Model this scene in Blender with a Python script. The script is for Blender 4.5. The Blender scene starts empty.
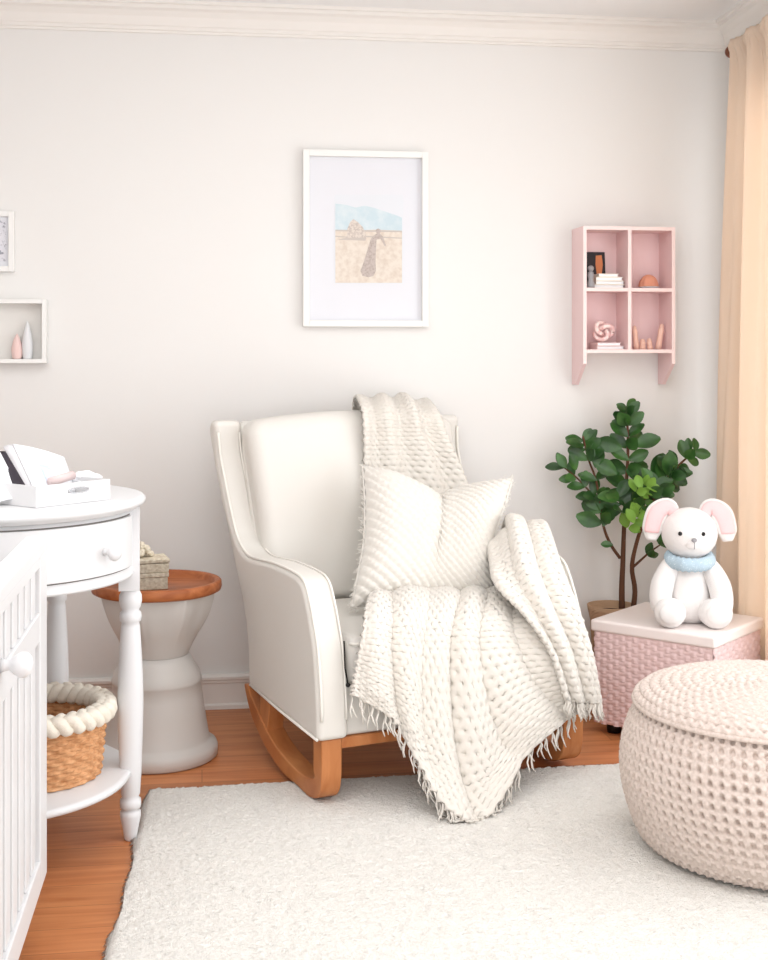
import bpy, bmesh, math, random
import numpy as np
from mathutils import Matrix, Vector
random.seed(7); rng = np.random.default_rng(7)
C = bpy.context.scene.collection
PI = math.pi
# ------------------------------------------------------------------ frames
F, CX, HY, CH = 1300.0, 384.0, 350.0, 1.25      # focal px, principal column, horizon row, eye height
TH = math.atan(.14)                            # the room is turned by this angle to the eye
ct, st = math.cos(TH), math.sin(TH)
def W(a, b, z=0.0):                             # view-aligned floor coords (a right, b away) -> room coords
    return Vector((a*ct + b*st, -a*st + b*ct, z))
def WN(P):                                      # same for arrays
    P = np.asarray(P, float); Q = P.copy()
    Q[..., 0] = P[..., 0]*ct + P[..., 1]*st; Q[..., 1] = -P[..., 0]*st + P[..., 1]*ct
    return Q
WALLY = 4.62*ct                                 # back wall plane in room coords
WALLX = float(W(1.27, 4.80).x)                  # right wall at the corner
RW = math.radians(-3.6)                         # the right wall is not quite square to the back wall
def wallx(y): return WALLX+(WALLY-y)*math.tan(RW)
def turn(o):                                    # swing an object of the right wall about the corner
    p = Vector((WALLX, WALLY, 0)); bpy.context.view_layer.update(); o.matrix_world = Matrix.Translation(p) @ Matrix.Rotation(RW, 4, 'Z') @ Matrix.Translation(-p) @ o.matrix_world; return o
def on_wall(px, py, off=0.0):                   # point on the plane y = WALLY-off seen at (px,py)
    d = WN(np.array([(px-CX)/F, 1.0, -(py-HY)/F])); k = (WALLY-off)/d[1]
    return Vector((d[0]*k, WALLY-off, CH + d[2]*k))
# ------------------------------------------------------------------ materials
MATS = {}
def srgb(c):
    return tuple(((x/255)/12.92 if x/255 <= .04045 else ((x/255+.055)/1.055)**2.4) for x in c)
def mat(name, col, rough=.6, bump=None, spec=.3, metal=0.0, var=None, sheen=0.0, sss=0.0, trans=None):
    """bump=(kind, scale, strength[, distance]); var=(scale, colour2, lo, hi)"""
    if name in MATS: return MATS[name]
    m = bpy.data.materials.new(name); m.use_nodes = True; nt = m.node_tree; N = nt.nodes; L = nt.links
    b = N['Principled BSDF']
    b.inputs['Base Color'].default_value = (*srgb(col), 1); b.inputs['Roughness'].default_value = rough
    b.inputs['Specular IOR Level'].default_value = spec; b.inputs['Metallic'].default_value = metal
    if sheen: b.inputs['Sheen Weight'].default_value = sheen
    if sss: b.inputs['Subsurface Weight'].default_value = sss; b.inputs['Subsurface Radius'].default_value = (.02, .015, .01)
    tc = N.new('ShaderNodeTexCoord')
    if var:
        n = N.new('ShaderNodeTexNoise'); n.inputs['Scale'].default_value = var[0]; n.inputs['Detail'].default_value = 4
        L.new(tc.outputs['Object'], n.inputs['Vector'])
        mr = N.new('ShaderNodeMapRange'); mr.inputs[1].default_value = var[2]; mr.inputs[2].default_value = var[3]
        L.new(n.outputs[0], mr.inputs[0])
        mx = N.new('ShaderNodeMix'); mx.data_type = 'RGBA'
        mx.inputs[6].default_value = (*srgb(col), 1); mx.inputs[7].default_value = (*srgb(var[1]), 1)
        L.new(mr.outputs[0], mx.inputs[0]); L.new(mx.outputs[2], b.inputs['Base Color'])
    if bump:
        k, sc, stn = bump[:3]; dist = bump[3] if len(bump) > 3 else .002
        if k == 'noise': t = N.new('ShaderNodeTexNoise'); t.inputs['Scale'].default_value = sc; t.inputs['Detail'].default_value = 3; o = t.outputs[0]
        elif k == 'voronoi': t = N.new('ShaderNodeTexVoronoi'); t.inputs['Scale'].default_value = sc; o = t.outputs[0]
        else:
            t = N.new('ShaderNodeTexWave'); t.inputs['Scale'].default_value = sc; t.inputs['Distortion'].default_value = 2
            t.inputs['Detail'].default_value = 2; t.bands_direction = {'wx': 'X', 'wy': 'Y', 'wz': 'Z', 'wd': 'DIAGONAL'}[k]; o = t.outputs[1]
        L.new(tc.outputs['Object'], t.inputs['Vector'])
        bp = N.new('ShaderNodeBump'); bp.inputs['Strength'].default_value = stn; bp.inputs['Distance'].default_value = dist
        L.new(o, bp.inputs['Height']); L.new(bp.outputs[0], b.inputs['Normal'])
    if trans:
        tr = N.new('ShaderNodeBsdfTranslucent'); tr.inputs[0].default_value = (*srgb(col), 1)
        ms = N.new('ShaderNodeMixShader'); ms.inputs[0].default_value = trans
        L.new(b.outputs[0], ms.inputs[1]); L.new(tr.outputs[0], ms.inputs[2]); L.new(ms.outputs[0], N['Material Output'].inputs[0])
    MATS[name] = m; return m
def wood(name, c1, c2, sc=(1, 12, 12), rough=.4, planks=None):
    if name in MATS: return MATS[name]
    m = bpy.data.materials.new(name); m.use_nodes = True; nt = m.node_tree; N = nt.nodes; L = nt.links
    b = N['Principled BSDF']; b.inputs['Roughness'].default_value = rough; b.inputs['Specular IOR Level'].default_value = .35
    tc = N.new('ShaderNodeTexCoord'); mp = N.new('ShaderNodeMapping'); mp.inputs['Scale'].default_value = sc
    L.new(tc.outputs['Object'], mp.inputs[0])
    n = N.new('ShaderNodeTexNoise'); n.inputs['Scale'].default_value = 2.2; n.inputs['Detail'].default_value = 6; n.inputs['Distortion'].default_value = .8
    L.new(mp.outputs[0], n.inputs['Vector'])
    mr = N.new('ShaderNodeMapRange'); mr.inputs[1].default_value = .3; mr.inputs[2].default_value = .7; L.new(n.outputs[0], mr.inputs[0])
    mx = N.new('ShaderNodeMix'); mx.data_type = 'RGBA'; mx.inputs[6].default_value = (*srgb(c1), 1); mx.inputs[7].default_value = (*srgb(c2), 1)
    L.new(mr.outputs[0], mx.inputs[0]); out = mx.outputs[2]
    if planks:
        br = N.new('ShaderNodeTexBrick'); br.inputs['Scale'].default_value = 1; br.inputs['Brick Width'].default_value = planks[0]; br.inputs['Row Height'].default_value = planks[1]
        br.inputs['Mortar Size'].default_value = .0012; br.inputs['Mortar Smooth'].default_value = .3; br.offset = .37
        br.inputs['Color1'].default_value = (.84, .84, .84, 1); br.inputs['Color2'].default_value = (1.12, 1.12, 1.12, 1); br.inputs['Mortar'].default_value = (.42, .36, .33, 1)
        L.new(tc.outputs['Object'], br.inputs['Vector'])
        mm = N.new('ShaderNodeMix'); mm.data_type = 'RGBA'; mm.blend_type = 'MULTIPLY'; mm.inputs[0].default_value = .8
        L.new(out, mm.inputs[6]); L.new(br.outputs[0], mm.inputs[7]); out = mm.outputs[2]
    L.new(out, b.inputs['Base Color'])
    bp = N.new('ShaderNodeBump'); bp.inputs['Strength'].default_value = .12; bp.inputs['Distance'].default_value = .002
    L.new(n.outputs[0], bp.inputs['Height']); L.new(bp.outputs[0], b.inputs['Normal'])
    MATS[name] = m; return m
M_wall = mat('wall_paint', (234, 232, 229), .9, ('noise', 60, .04), .1)
M_ceil = mat('ceiling_paint', (242, 241, 240), .9, None, .1)
M_trim = mat('trim_paint', (238, 234, 229), .45)
M_white = mat('white_lacquer', (225, 225, 226), .35)
M_frame = mat('frame_white', (240, 239, 236), .5)
M_floor = wood('oak_floor', (214, 143, 92), (186, 112, 66), (1.2, 14, 1), .38, (1.3, .115))
M_teak = wood('tray_wood', (186, 112, 66), (152, 82, 42), (3, 16, 16), .45)
M_rock = wood('rocker_wood', (206, 138, 86), (178, 106, 58), (10, 3, 3), .42)
M_leather = mat('cream_leather', (226, 222, 215), .48, ('noise', 260, .10, .001), .35)
M_pipe = mat('cream_piping', (240, 236, 228), .5)
M_throw = mat('throw_wool', (226, 220, 211), .95, ('noise', 420, .35, .002), .1, sheen=.3)
M_pillow = mat('pillow_knit', (226, 221, 213), .95, ('noise', 420, .3, .002), .1, sheen=.3)
M_pouf = mat('pouf_cord', (218, 204, 195), .95, ('noise', 300, .5, .003), .1, var=(120, (200, 185, 175), .4, .7))
M_rug = mat('rug_wool', (246, 242, 235), 1.0, ('noise', 330, .9, .006), .05, var=(160, (234, 229, 220), .45, .75), sheen=.2)
M_braid = mat('braid_cotton', (236, 228, 214), .95, ('noise', 240, .5, .003), .1)
M_wicker = mat('wicker', (226, 174, 128), .6, ('noise', 160, .3, .002), .3, var=(55, (190, 134, 88), .35, .7))
M_greige = mat('greige_ceramic', (210, 206, 201), .42, None, .4)
M_pink = mat('pink_paint', (240, 210, 209), .55)
M_pinkedge = mat('pale_pink_paint', (243, 222, 219), .55)
M_pinkweave = mat('pink_weave', (236, 208, 206), .85, ('noise', 200, .3), .1)
M_lid = mat('lid_pinkish_white', (243, 232, 228), .5)
M_black = mat('black_plastic', (28, 26, 25), .5)
M_plush = mat('plush_white', (236, 231, 228), 1.0, ('noise', 420, .5, .003), .05, sheen=.5)
M_plushpink = mat('plush_pink', (243, 200, 200), 1.0, ('noise', 420, .4, .003), .05, sheen=.4)
M_scarf = mat('blue_yarn', (178, 198, 210), .95, ('noise', 420, .4, .002), .05, var=(260, (226, 236, 240), .58, .7))
M_leaf = mat('leaf_dark', (36, 72, 28), .38, None, .5, var=(14, (66, 112, 46), .4, .7))
M_leaf2 = mat('leaf_young', (118, 160, 62), .42, None, .45)
M_bark = mat('bark', (92, 60, 42), .85, ('noise', 120, .6, .004))
M_soil = mat('soil', (70, 50, 38), 1.0, ('noise', 90, .8, .01))
M_pot = mat('pot_woven', (196, 160, 128), .8, ('wz', 60, .6, .004))
M_linen = mat('curtain_linen', (245, 230, 214), .95, ('noise', 300, .25, .001), .05, trans=.45)
M_brown = wood('finial_wood', (130, 72, 42), (88, 44, 24), (6, 6, 6), .35)
M_paper = mat('paper', (244, 245, 248), .7)
M_cream = mat('cream_cover', (246, 240, 226), .6)
M_coral = mat('coral_clay', (226, 158, 130), .7, ('noise', 120, .3, .002))
M_blush = mat('blush_wood', (240, 200, 182), .6)
M_vpink = mat('vase_pink', (234, 204, 198), .45)
M_grey = mat('grey_print', (176, 176, 182), .7)
M_silver = mat('silver_grey', (150, 148, 150), .45, ('noise', 90, .5, .003))
M_woven = mat('woven_grey_box', (232, 222, 202), .9, ('wz', 90, .8, .004), .1, var=(90, (204, 190, 166), .4, .65))
M_fluff = mat('dried_cotton', (226, 216, 196), 1.0, ('noise', 150, .8, .006), .05)
# ------------------------------------------------------------------ mesh helpers
def mesh(name, verts, faces, m, smooth=True, mi=None):
    me = bpy.data.meshes.new(name)
    if isinstance(verts, np.ndarray): verts = verts.tolist()
    if isinstance(faces, np.ndarray): faces = faces.tolist()
    me.from_pydata([tuple(v) for v in verts], [], faces)
    for k in (m if isinstance(m, (list, tuple)) else [m]): me.materials.append(k)
    if mi is not None: me.polygons.foreach_set('material_index', list(mi))
    me.polygons.foreach_set('use_smooth', [smooth]*len(me.polygons)); me.update()
    return me
class G:                                        # geometry collector
    def __init__(s): s.v = []; s.f = []; s.m = []
    def add(s, V, Fc, mi=0):
        o = len(s.v); s.v += [tuple(x) for x in V]; s.f += [tuple(i+o for i in q) for q in Fc]; s.m += [mi]*len(Fc); return s
    def build(s, name, m, parent=None, smooth=True, loc=None, bevel=0, seg=3, angle=40):
        ob = link(name, mesh(name, s.v, s.f, m, smooth, s.m), parent, loc)
        if bevel: bev(ob, bevel, seg, angle)
        return ob
def link(name, me, parent=None, loc=None, rotz=None):
    o = bpy.data.objects.new(name, me); C.objects.link(o)
    if parent: o.parent = parent
    if loc is not None: o.location = loc
    if rotz is not None: o.rotation_euler = (0, 0, rotz)
    return o
def bev(o, w, seg=3, angle=40):
    b = o.modifiers.new('bevel', 'BEVEL'); b.width = w; b.segments = seg; b.limit_method = 'ANGLE'; b.angle_limit = math.radians(angle)
    n = o.modifiers.new('wn', 'WEIGHTED_NORMAL'); n.keep_sharp = True
    return o
def tag(o, label=None, cat=None, group=None, kind=None):
    if label: o['label'] = label
    if cat: o['category'] = cat
    if group: o['group'] = group
    if kind: o['kind'] = kind
    return o
def thing(name, label, cat, loc, rotz=0.0, group=None):
    o = bpy.data.objects.new(name, None); o.empty_display_size = .05; C.objects.link(o); o.location = loc; o.rotation_euler = (0, 0, rotz)
    return tag(o, label, cat, group)
def box(x0, x1, y0, y1, z0, z1):
    V = [(x0, y0, z0), (x1, y0, z0), (x1, y1, z0), (x0, y1, z0), (x0, y0, z1), (x1, y0, z1), (x1, y1, z1), (x0, y1, z1)]
    return V, [(0, 3, 2, 1), (4, 5, 6, 7), (0, 1, 5, 4), (1, 2, 6, 5), (2, 3, 7, 6), (3, 0, 4, 7)]
def lathe(prof, n=48, c=(0, 0, 0), mod=None, closed=False):
    V = []; Fc = []
    for r, z in prof:
        for i in range(n):
            a = 2*PI*i/n; rr = r*(mod(a, z) if mod else 1)
            V.append((c[0]+rr*math.cos(a), c[1]+rr*math.sin(a), c[2]+z))
    k = len(prof)
    for j in range(k-1):
        for i in range(n): Fc.append((j*n+i, j*n+(i+1) % n, (j+1)*n+(i+1) % n, (j+1)*n+i))
    if not closed:
        if prof[0][0] > 1e-5: Fc.append(tuple(reversed(range(n))))
        if prof[-1][0] > 1e-5: Fc.append(tuple((k-1)*n+i for i in range(n)))
    return V, Fc
def tube(pts, r, n=10, closed=False):
    P = [Vector(p) for p in pts]; k = len(P); V = []; Fc = []; up = None
    for i in range(k):
        t = (P[(i+1) % k]-P[(i-1) % k]) if closed else (P[min(i+1, k-1)]-P[max(i-1, 0)])
        if t.length < 1e-9: t = Vector((0, 0, 1))
        t.normalize()
        if up is None: up = Vector((0, 0, 1)) if abs(t.z) < .9 else Vector((1, 0, 0))
        s = t.cross(up)
        if s.length < 1e-6: s = t.orthogonal()
        s.normalize(); up = s.cross(t).normalized()
        rr = r[i] if isinstance(r, (list, tuple)) else r
        for j in range(n):
            a = 2*PI*j/n; V.append(P[i]+s*math.cos(a)*rr+up*math.sin(a)*rr)
    for i in range(k if closed else k-1):
        q = (i+1) % k
        for j in range(n): Fc.append((i*n+j, i*n+(j+1) % n, q*n+(j+1) % n, q*n+j))
    if not closed: Fc += [tuple(reversed(range(n))), tuple((k-1)*n+j for j in range(n))]
    return V, Fc
def ball(c, r, n=24, m=16, R=None):
    rx, ry, rz = (r, r, r) if not isinstance(r, (list, tuple)) else r
    V = [(0, 0, -rz)]; Fc = []
    for j in range(1, m):
        p = -PI/2+PI*j/m
        for i in range(n): a = 2*PI*i/n; V.append((rx*math.cos(p)*math.cos(a), ry*math.cos(p)*math.sin(a), rz*math.sin(p)))
    V.append((0, 0, rz)); e = len(V)-1
    for i in range(n): Fc.append((0, 1+(i+1) % n, 1+i)); Fc.append((e, e-n+i, e-n+(i+1) % n))
    for j in range(m-2):
        for i in range(n): a = 1+j*n; Fc.append((a+i, a+(i+1) % n, a+n+(i+1) % n, a+n+i))
    V = [Vector(v) for v in V]
    if R is not None: V = [R @ v for v in V]
    return [v+Vector(c) for v in V], Fc
def cr(P, n):                                   # catmull-rom along axis 0 to n samples
    P = np.asarray(P, float); k = len(P); t = np.linspace(0, k-1, n); i = np.clip(t.astype(int), 0, k-2); f = t-i
    f = f.reshape((-1,)+(1,)*(P.ndim-1))
    p1 = P[i]; p2 = P[i+1]
    p0 = np.where((i > 0).reshape(f.shape), P[np.maximum(i-1, 0)], 2*p1-p2)
    p3 = np.where((i < k-2).reshape(f.shape), P[np.minimum(i+2, k-1)], 2*p2-p1)
    return .5*((2*p1)+(-p0+p2)*f+(2*p0-5*p1+4*p2-p3)*f**2+(-p0+3*p1-3*p2+p3)*f**3)
def prism(poly, x0, x1, axis='x'):              # polygon in the other two axes, extruded
    n = len(poly); V = []
    for x in (x0, x1):
        for a, b in poly: V.append({'x': (x, a, b), 'y': (a, x, b), 'z': (a, b, x)}[axis])
    Fc = [(i, (i+1) % n, n+(i+1) % n, n+i) for i in range(n)] + [tuple(reversed(range(n))), tuple(range(n, 2*n))]
    return V, Fc
def fixn(o):
    bm = bmesh.new(); bm.from_mesh(o.data); bmesh.ops.recalc_face_normals(bm, faces=bm.faces); bm.to_mesh(o.data); bm.free(); return o
def grid_faces(n, m, cu=False):
    i, j = np.meshgrid(np.arange(n-1), np.arange(m if cu else m-1), indexing='ij'); j2 = (j+1) % m
    return np.stack([i*m+j, i*m+j2, (i+1)*m+j2, (i+1)*m+j], -1).reshape(-1, 4)
def gnormals(P, cu=False):
    du = np.gradient(P, axis=0)
    if cu: dv = (np.roll(P, -1, 1)-np.roll(P, 1, 1))/2
    else: dv = np.gradient(P, axis=1)
    n = np.cross(du, dv); return n/(np.linalg.norm(n, axis=-1, keepdims=True)+1e-12)
def soft_box(H, r, n=10, puff=(0, 0, 0), seg=6, fn=None):
    """rounded, puffed box centred at the origin"""
    V = []; Fc = []
    def axis(h):
        z = [r*math.tan(PI/4*(1-k/seg)) for k in range(seg+1)]
        return [-h+r-q for q in z][:-1]+list(np.linspace(-h+r, h-r, n))+[h-r+q for q in reversed(z)][1:]
    A = [axis(H[0]), axis(H[1]), axis(H[2])]; key = {}
    def vid(p):
        k = tuple(round(c, 6) for c in p)
        if k not in key:
            q = [max(-(H[i]-r), min(H[i]-r, p[i])) for i in range(3)]; d = Vector([p[i]-q[i] for i in range(3)])
            v = Vector(q)+(d.normalized()*r if d.length > 1e-9 else Vector())
            s = [1-(v[i]/H[i])**2 for i in range(3)]
            v = Vector((v.x+puff[0]*max(s[1], 0)*max(s[2], 0)*(v.x/H[0]), v.y+puff[1]*max(s[0], 0)*max(s[2], 0)*(v.y/H[1]), v.z+puff[2]*max(s[0], 0)*max(s[1], 0)*(v.z/H[2])))
            if fn: v = Vector(fn(v))
            key[k] = len(V); V.append(v)
        return key[k]
    for ax in range(3):
        b, c = (ax+1) % 3, (ax+2) % 3
        for sg in (-1, 1):
            for i in range(len(A[b])-1):
                for j in range(len(A[c])-1):
                    q = []
                    for (ii, jj) in ((i, j), (i+1, j), (i+1, j+1), (i, j+1)):
                        p = [0, 0, 0]; p[ax] = sg*H[ax]; p[b] = A[b][ii]; p[c] = A[c][jj]; q.append(vid(p))
                    Fc.append(tuple(q if sg > 0 else reversed(q)))
    return V, Fc
def simple(name, gv, m, parent=None, **k):
    g = G(); g.add(*gv); return g.build(name, m, parent, **k)
# ------------------------------------------------------------------ room shell (room coords)
RX0, RX1, RY0, RY1, RZ = -1.55, WALLX, -1.1, WALLY, 2.447
t = .12
def struct(name, g, m, **k): return tag(g.build(name, m, None, smooth=False, **k), kind='structure')
g = G(); g.add(*box(RX0-t, RX1+t, RY0-t, RY1+t, -.1, 0)); struct('floor', g, M_floor)
g = G(); g.add(*box(RX0-t, RX1+t, RY0-t, RY1+t, RZ, RZ+.1)); struct('ceiling', g, M_ceil)
g = G(); g.add(*box(RX0-t, RX1+t, RY1, RY1+t, 0, RZ)); struct('wall_back', g, M_wall)
g = G(); g.add(*box(RX0-t, RX0, RY0, RY1, 0, RZ)); struct('wall_left', g, M_wall)
WY0, WY1, WZ0, WZ1 = 1.6, 4.3, .25, 2.15       # window in the right wall
g = G(); g.add(*box(RX1, RX1+t, WY1, RY1, 0, RZ)); g.add(*box(RX1, RX1+t, RY0, WY0, 0, RZ))
g.add(*box(RX1, RX1+t, WY0, WY1, 0, WZ0)); g.add(*box(RX1, RX1+t, WY0, WY1, WZ1, RZ)); turn(struct('wall_right', g, M_wall))
BX0, BX1, BZ0, BZ1 = -1.3, 1.35, .3, 2.2      # window in the wall behind the viewer
g = G(); g.add(*box(RX0-t, BX0, RY0-t, RY0, 0, RZ)); g.add(*box(BX1, RX1+t, RY0-t, RY0, 0, RZ))
g.add(*box(BX0, BX1, RY0-t, RY0, 0, BZ0)); g.add(*box(BX0, BX1, RY0-t, RY0, BZ1, RZ)); struct('wall_front', g, M_wall)
def window(name, vert, x0, x1, z0, z1, at, d):
    g = G(); w = .05
    def bar(a0, a1, b0, b1):
        if vert: g.add(*box(at, at+d, a0, a1, b0, b1))
        else: g.add(*box(a0, a1, at, at+d, b0, b1))
    bar(x0, x0+w, z0, z1); bar(x1-w, x1, z0, z1); bar(x0+w, x1-w, z0, z0+w); bar(x0+w, x1-w, z1-w, z1)
    mid = (x0+x1)/2; bar(mid-.02, mid+.02, z0+w, z1-w)
    o = struct(name, g, M_white)
    if vert: turn(o)
window('window_1', True, WY0, WY1, WZ0, WZ1, RX1+.03, .05)
window('window_2', False, BX0, BX1, BZ0, BZ1, RY0-.08, .05)
# baseboards and crown
def profile_run(name, prof, axis, a0, a1):
    g = G()
    if axis == 'x': poly = [(WALLY-d, z) for d, z in prof]; g.add(*prism(poly, a0, a1, 'x'))
    else: poly = [(WALLX-d, z) for d, z in prof]; g.add(*prism(poly, a0, a1, 'y'))
    o = struct(name, g, M_trim); fixn(o)
    if axis == 'y': turn(o)
    return o
bp = [(0.0, 0.0), (.02, 0), (.02, .014), (.016, .018), (.014, .02), (.014, .088), (.018, .092), (.018, .1), (.024, .104), (.024, .113), (.016, .12), (.0, .12)]
profile_run('baseboard_back', bp, 'x', RX0, RX1-.026); profile_run('baseboard_right', bp, 'y', RY0, RY1)
cp = [(0, 2.348), (.008, 2.348), (.008, 2.356), (.013, 2.359), (.013, 2.369), (.018, 2.373), (.030, 2.400), (.046, 2.416), (.062, 2.422), (.062, 2.433), (.072, 2.436), (.072, RZ), (0, RZ)]
profile_run('trim_1', cp, 'x', RX0, RX1-.01); profile_run('trim_2', cp, 'y', RY0, RY1)
# ------------------------------------------------------------------ rug
def build_rug():
    yaw = math.radians(9.5)
    o = W(-.662, 3.665, .0); t_ = thing('rug', 'large off-white woven pile rug covering the wooden floor in front of the rocking chair', 'rug', o, yaw-TH)
    Wd, Ln, n, m = 1.95, 2.6, 420, 330           # local: x right, y towards the back (0 = back edge)
    u = np.linspace(0, Wd, m); v = np.linspace(0, -Ln, n); X, Y = np.meshgrid(u, v)
    # irregular edge
    wob = .006*np.sin(Y*7)+.004*np.sin(Y*23+1); X = X+wob*np.exp(-X/.1)
    Y = Y+(.006*np.sin(X*9)+.004*np.sin(X*31))*np.exp(Y/.1)
    Z = .014+.0022*np.sin(Y*2*PI/.017+2.2*np.sin(X*5)+np.sin(Y*3))*np.sin(X*2*PI/.033+1.5*np.sin(Y*8))+.0016*rng.standard_normal(X.shape)
    e = np.minimum(np.minimum(X, Wd-X), np.minimum(-Y, Ln+Y)); Z = Z*np.clip((e+.008)/.016, .12, 1)
    X = X+.072*Y
    P = np.stack([X, Y, Z], -1)
    ob = link('pile', mesh('pile', P.reshape(-1, 3), grid_faces(n, m), M_rug), t_)
    # fuzzy tufts standing out along the two edges the eye can see
    g = G()
    wx = lambda y: .006*math.sin(y*7)+.004*math.sin(y*23+1)
    for k in range(1500):
        if k < 950: x = random.uniform(0, Wd); y = .002; d = (random.uniform(-.4, .4), 1)
        else: y = -random.uniform(0, 1.6); x = .003+.072*y+wx(y); d = (-1, random.uniform(-.4, .4))
        l = random.uniform(.006, .014); z = .006; w = .0025
        g.add([(x-w*d[1], y+w*d[0], z), (x+w*d[1], y-w*d[0], z), (x+d[0]*l, y+d[1]*l, z-.003), (x, y, z+.006)], [(0, 1, 2), (0, 2, 3), (1, 3, 2)])
    g.build('edge_fuzz', M_rug, t_)
build_rug()
RUGZ = .017
# ------------------------------------------------------------------ rocking chair
CO = (.172, 3.76); CYAW = math.radians(25)
ca, sa = math.cos(CYAW), math.sin(CYAW)
def on_y(px, py, y):                            # chair-local point on the plane local y seen at (px,py)
    u = (px-CX)/F; x = (u*(CO[1]+y*ca)-CO[0]+y*sa)/(ca-u*sa); b = CO[1]+x*sa+y*ca
    return (x, y, CH-(py-HY)*b/F)
chair = thing('rocking_armchair', 'cream leather wingback armchair on curved wooden rockers in the middle of the room', 'armchair', W(*CO, 0), CYAW-TH)
front = [(.675, 1.022), (.685, .94), (.675, .871), (.62, .70), (.575, .64), (.50, .612), (.38, .615), (.263, .622), (.10, .62), (.03, .607), (-.01, .565), (-.05, .49), (-.074, .43), (-.095, .31), (-.10, .195)]
rear = [(.47, .215), (.49, .377), (.575, .534), (.685, .731), (.735, .93), (.742, .99), (.715, 1.022)]
fr = cr(front, 60); rr_ = cr(rear, 26)
def flare(y, z): return .05*min(max((z-.60)/.4, 0), 1)
def side_x(s, z, off): return s*(.432-off+ (.045 if s < 0 else -.015)*min(max((z-.62)/.4, 0), 1))
for s in (-1, 1):
    poly = [tuple(p) for p in fr]+[tuple(p) for p in rr_]
    g = G(); n = len(poly)
    V = [(side_x(s, z, 0), y, z) for y, z in poly]+[(side_x(s, z, .092), y, z) for y, z in poly]
    Fc = [(i, (i+1) % n, n+(i+1) % n, n+i) for i in range(n)]+[tuple(range(n)), tuple(range(n, 2*n))]
    g.add(V, Fc); o = g.build('side_panel', M_leather, chair); fixn(o); bev(o, .026, 5, 50)
    pp = [(side_x(s, z, .010), y-.0055, z+.002) for y, z in fr]
    simple('piping', tube([(p[0], p[1], p[2]) for p in pp[2:-2]], .0045, 8), M_pipe, chair)
    simple('piping', tube([(side_x(s, z, .082), y-.0045, z+.001) for y, z in fr[2:-2]], .003, 8), M_pipe, chair)
    simple('piping', tube([(s*.430, y, z+.008) for y, z in ((-.09, .192), (.2, .2), (.46, .214))], .004, 8), M_pipe, chair)
# seat box and outer back
g = G(); g.add(*box(-.345, .345, -.075, .46, .195, .335)); g.build('seat_base', M_leather, chair, bevel=.012)
poly = [(.46, .20), (.49, .377), (.575, .534), (.68, .731), (.725, .93), (.725, 1.02), (.68, 1.015), (.58, .6), (.42, .21)]
g = G(); V, Fc = prism(poly, -.36, .36, 'x'); V = [(x*(1+(.07 if x < 0 else .02)*min(max((z-.55)/.3, 0), 1)), y, z) for x, y, z in V]; g.add(V, Fc); o = g.build('outer_back', M_leather, chair); fixn(o); bev(o, .02, 4, 30)
def cushion(v):                                 # seat cushion crown
    return v
g = G(); V, Fc = soft_box((.334, .29, .068), .035, 12, (0, .012, .012)); g.add([(v.x, v.y+.20, v.z+.392) for v in V], Fc)
o = g.build('seat_cushion', M_leather, chair)
for zz in (.448,):
    simple('piping', tube([(-.33, -.075, zz), (-.32, -.092, zz), (0, -.1, zz), (.32, -.092, zz), (.33, -.075, zz)], .004, 8), M_pipe, chair)
def leanb(v):
    z = v.z+.735; k = (z-.45)/.58
    return (v.x*(1+(.14 if v.x < 0 else .05)*k), v.y+.535+.12*k, z+.028*(1-(v.x/.33)**2)*max(0, (v.z/.29)))
V, Fc = soft_box((.342, .06, .285), .045, 14, (0, .012, 0), fn=leanb)
simple('backrest', (V, Fc), M_leather, chair)
# pull cord at the left of the cushion
c0 = on_y(344, 641, -.09); c1 = on_y(345, 668, -.105); c2 = on_y(348, 685, -.105)
cord = simple('pull_cord', tube([c0, c1, c2], .0022, 6), M_black, chair); tag(cord, 'black pull cord with bead')
simple('bead', ball(c2, .0065), M_black, cord)
# wooden base
run_out = cr([(.562, .200), (.540, .165), (.49, .115), (.40, .068), (.30, .035), (.20, .018), (.10, RUGZ+.001), (.02, .014), (-.035, .024), (-.068, .045), (-.082, .08), (-.085, .12), (-.085, .195)], 70)
run_in = cr([(-.022, .195), (-.022, .13), (-.022, .10), (-.03, .083), (-.01, .072), (.05, .062), (.12, .062), (.20, .070), (.30, .088), (.38, .118), (.45, .152), (.50, .178), (.53, .205)], 60)
for s in (-1, 1):
    x0, x1 = (s*.415, s*.355) if s < 0 else (.355, .425)
    g = G(); g.add(*prism([tuple(p) for p in run_out]+[tuple(p) for p in run_in], min(x0, x1), max(x0, x1), 'x'))
    o = g.build('rocker', M_rock, chair); fixn(o); bev(o, .006, 3, 50)
    g = G(); g.add(*prism([(.36, .09), (.43, .13), (.42, .2), (.34, .2)], min(x0, x1)+.004, max(x0, x1)-.004, 'x'))
    o = g.build('rear_post', M_rock, chair); fixn(o); bev(o, .004)
g = G(); g.add(*box(-.355, .355, -.08, -.05, .165, .195)); g.build('front_rail', M_rock, chair, bevel=.003)
g = G(); g.add(*box(-.355, .355, .36, .40, .165, .2)); g.build('rear_rail', M_rock, chair, bevel=.003)
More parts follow.
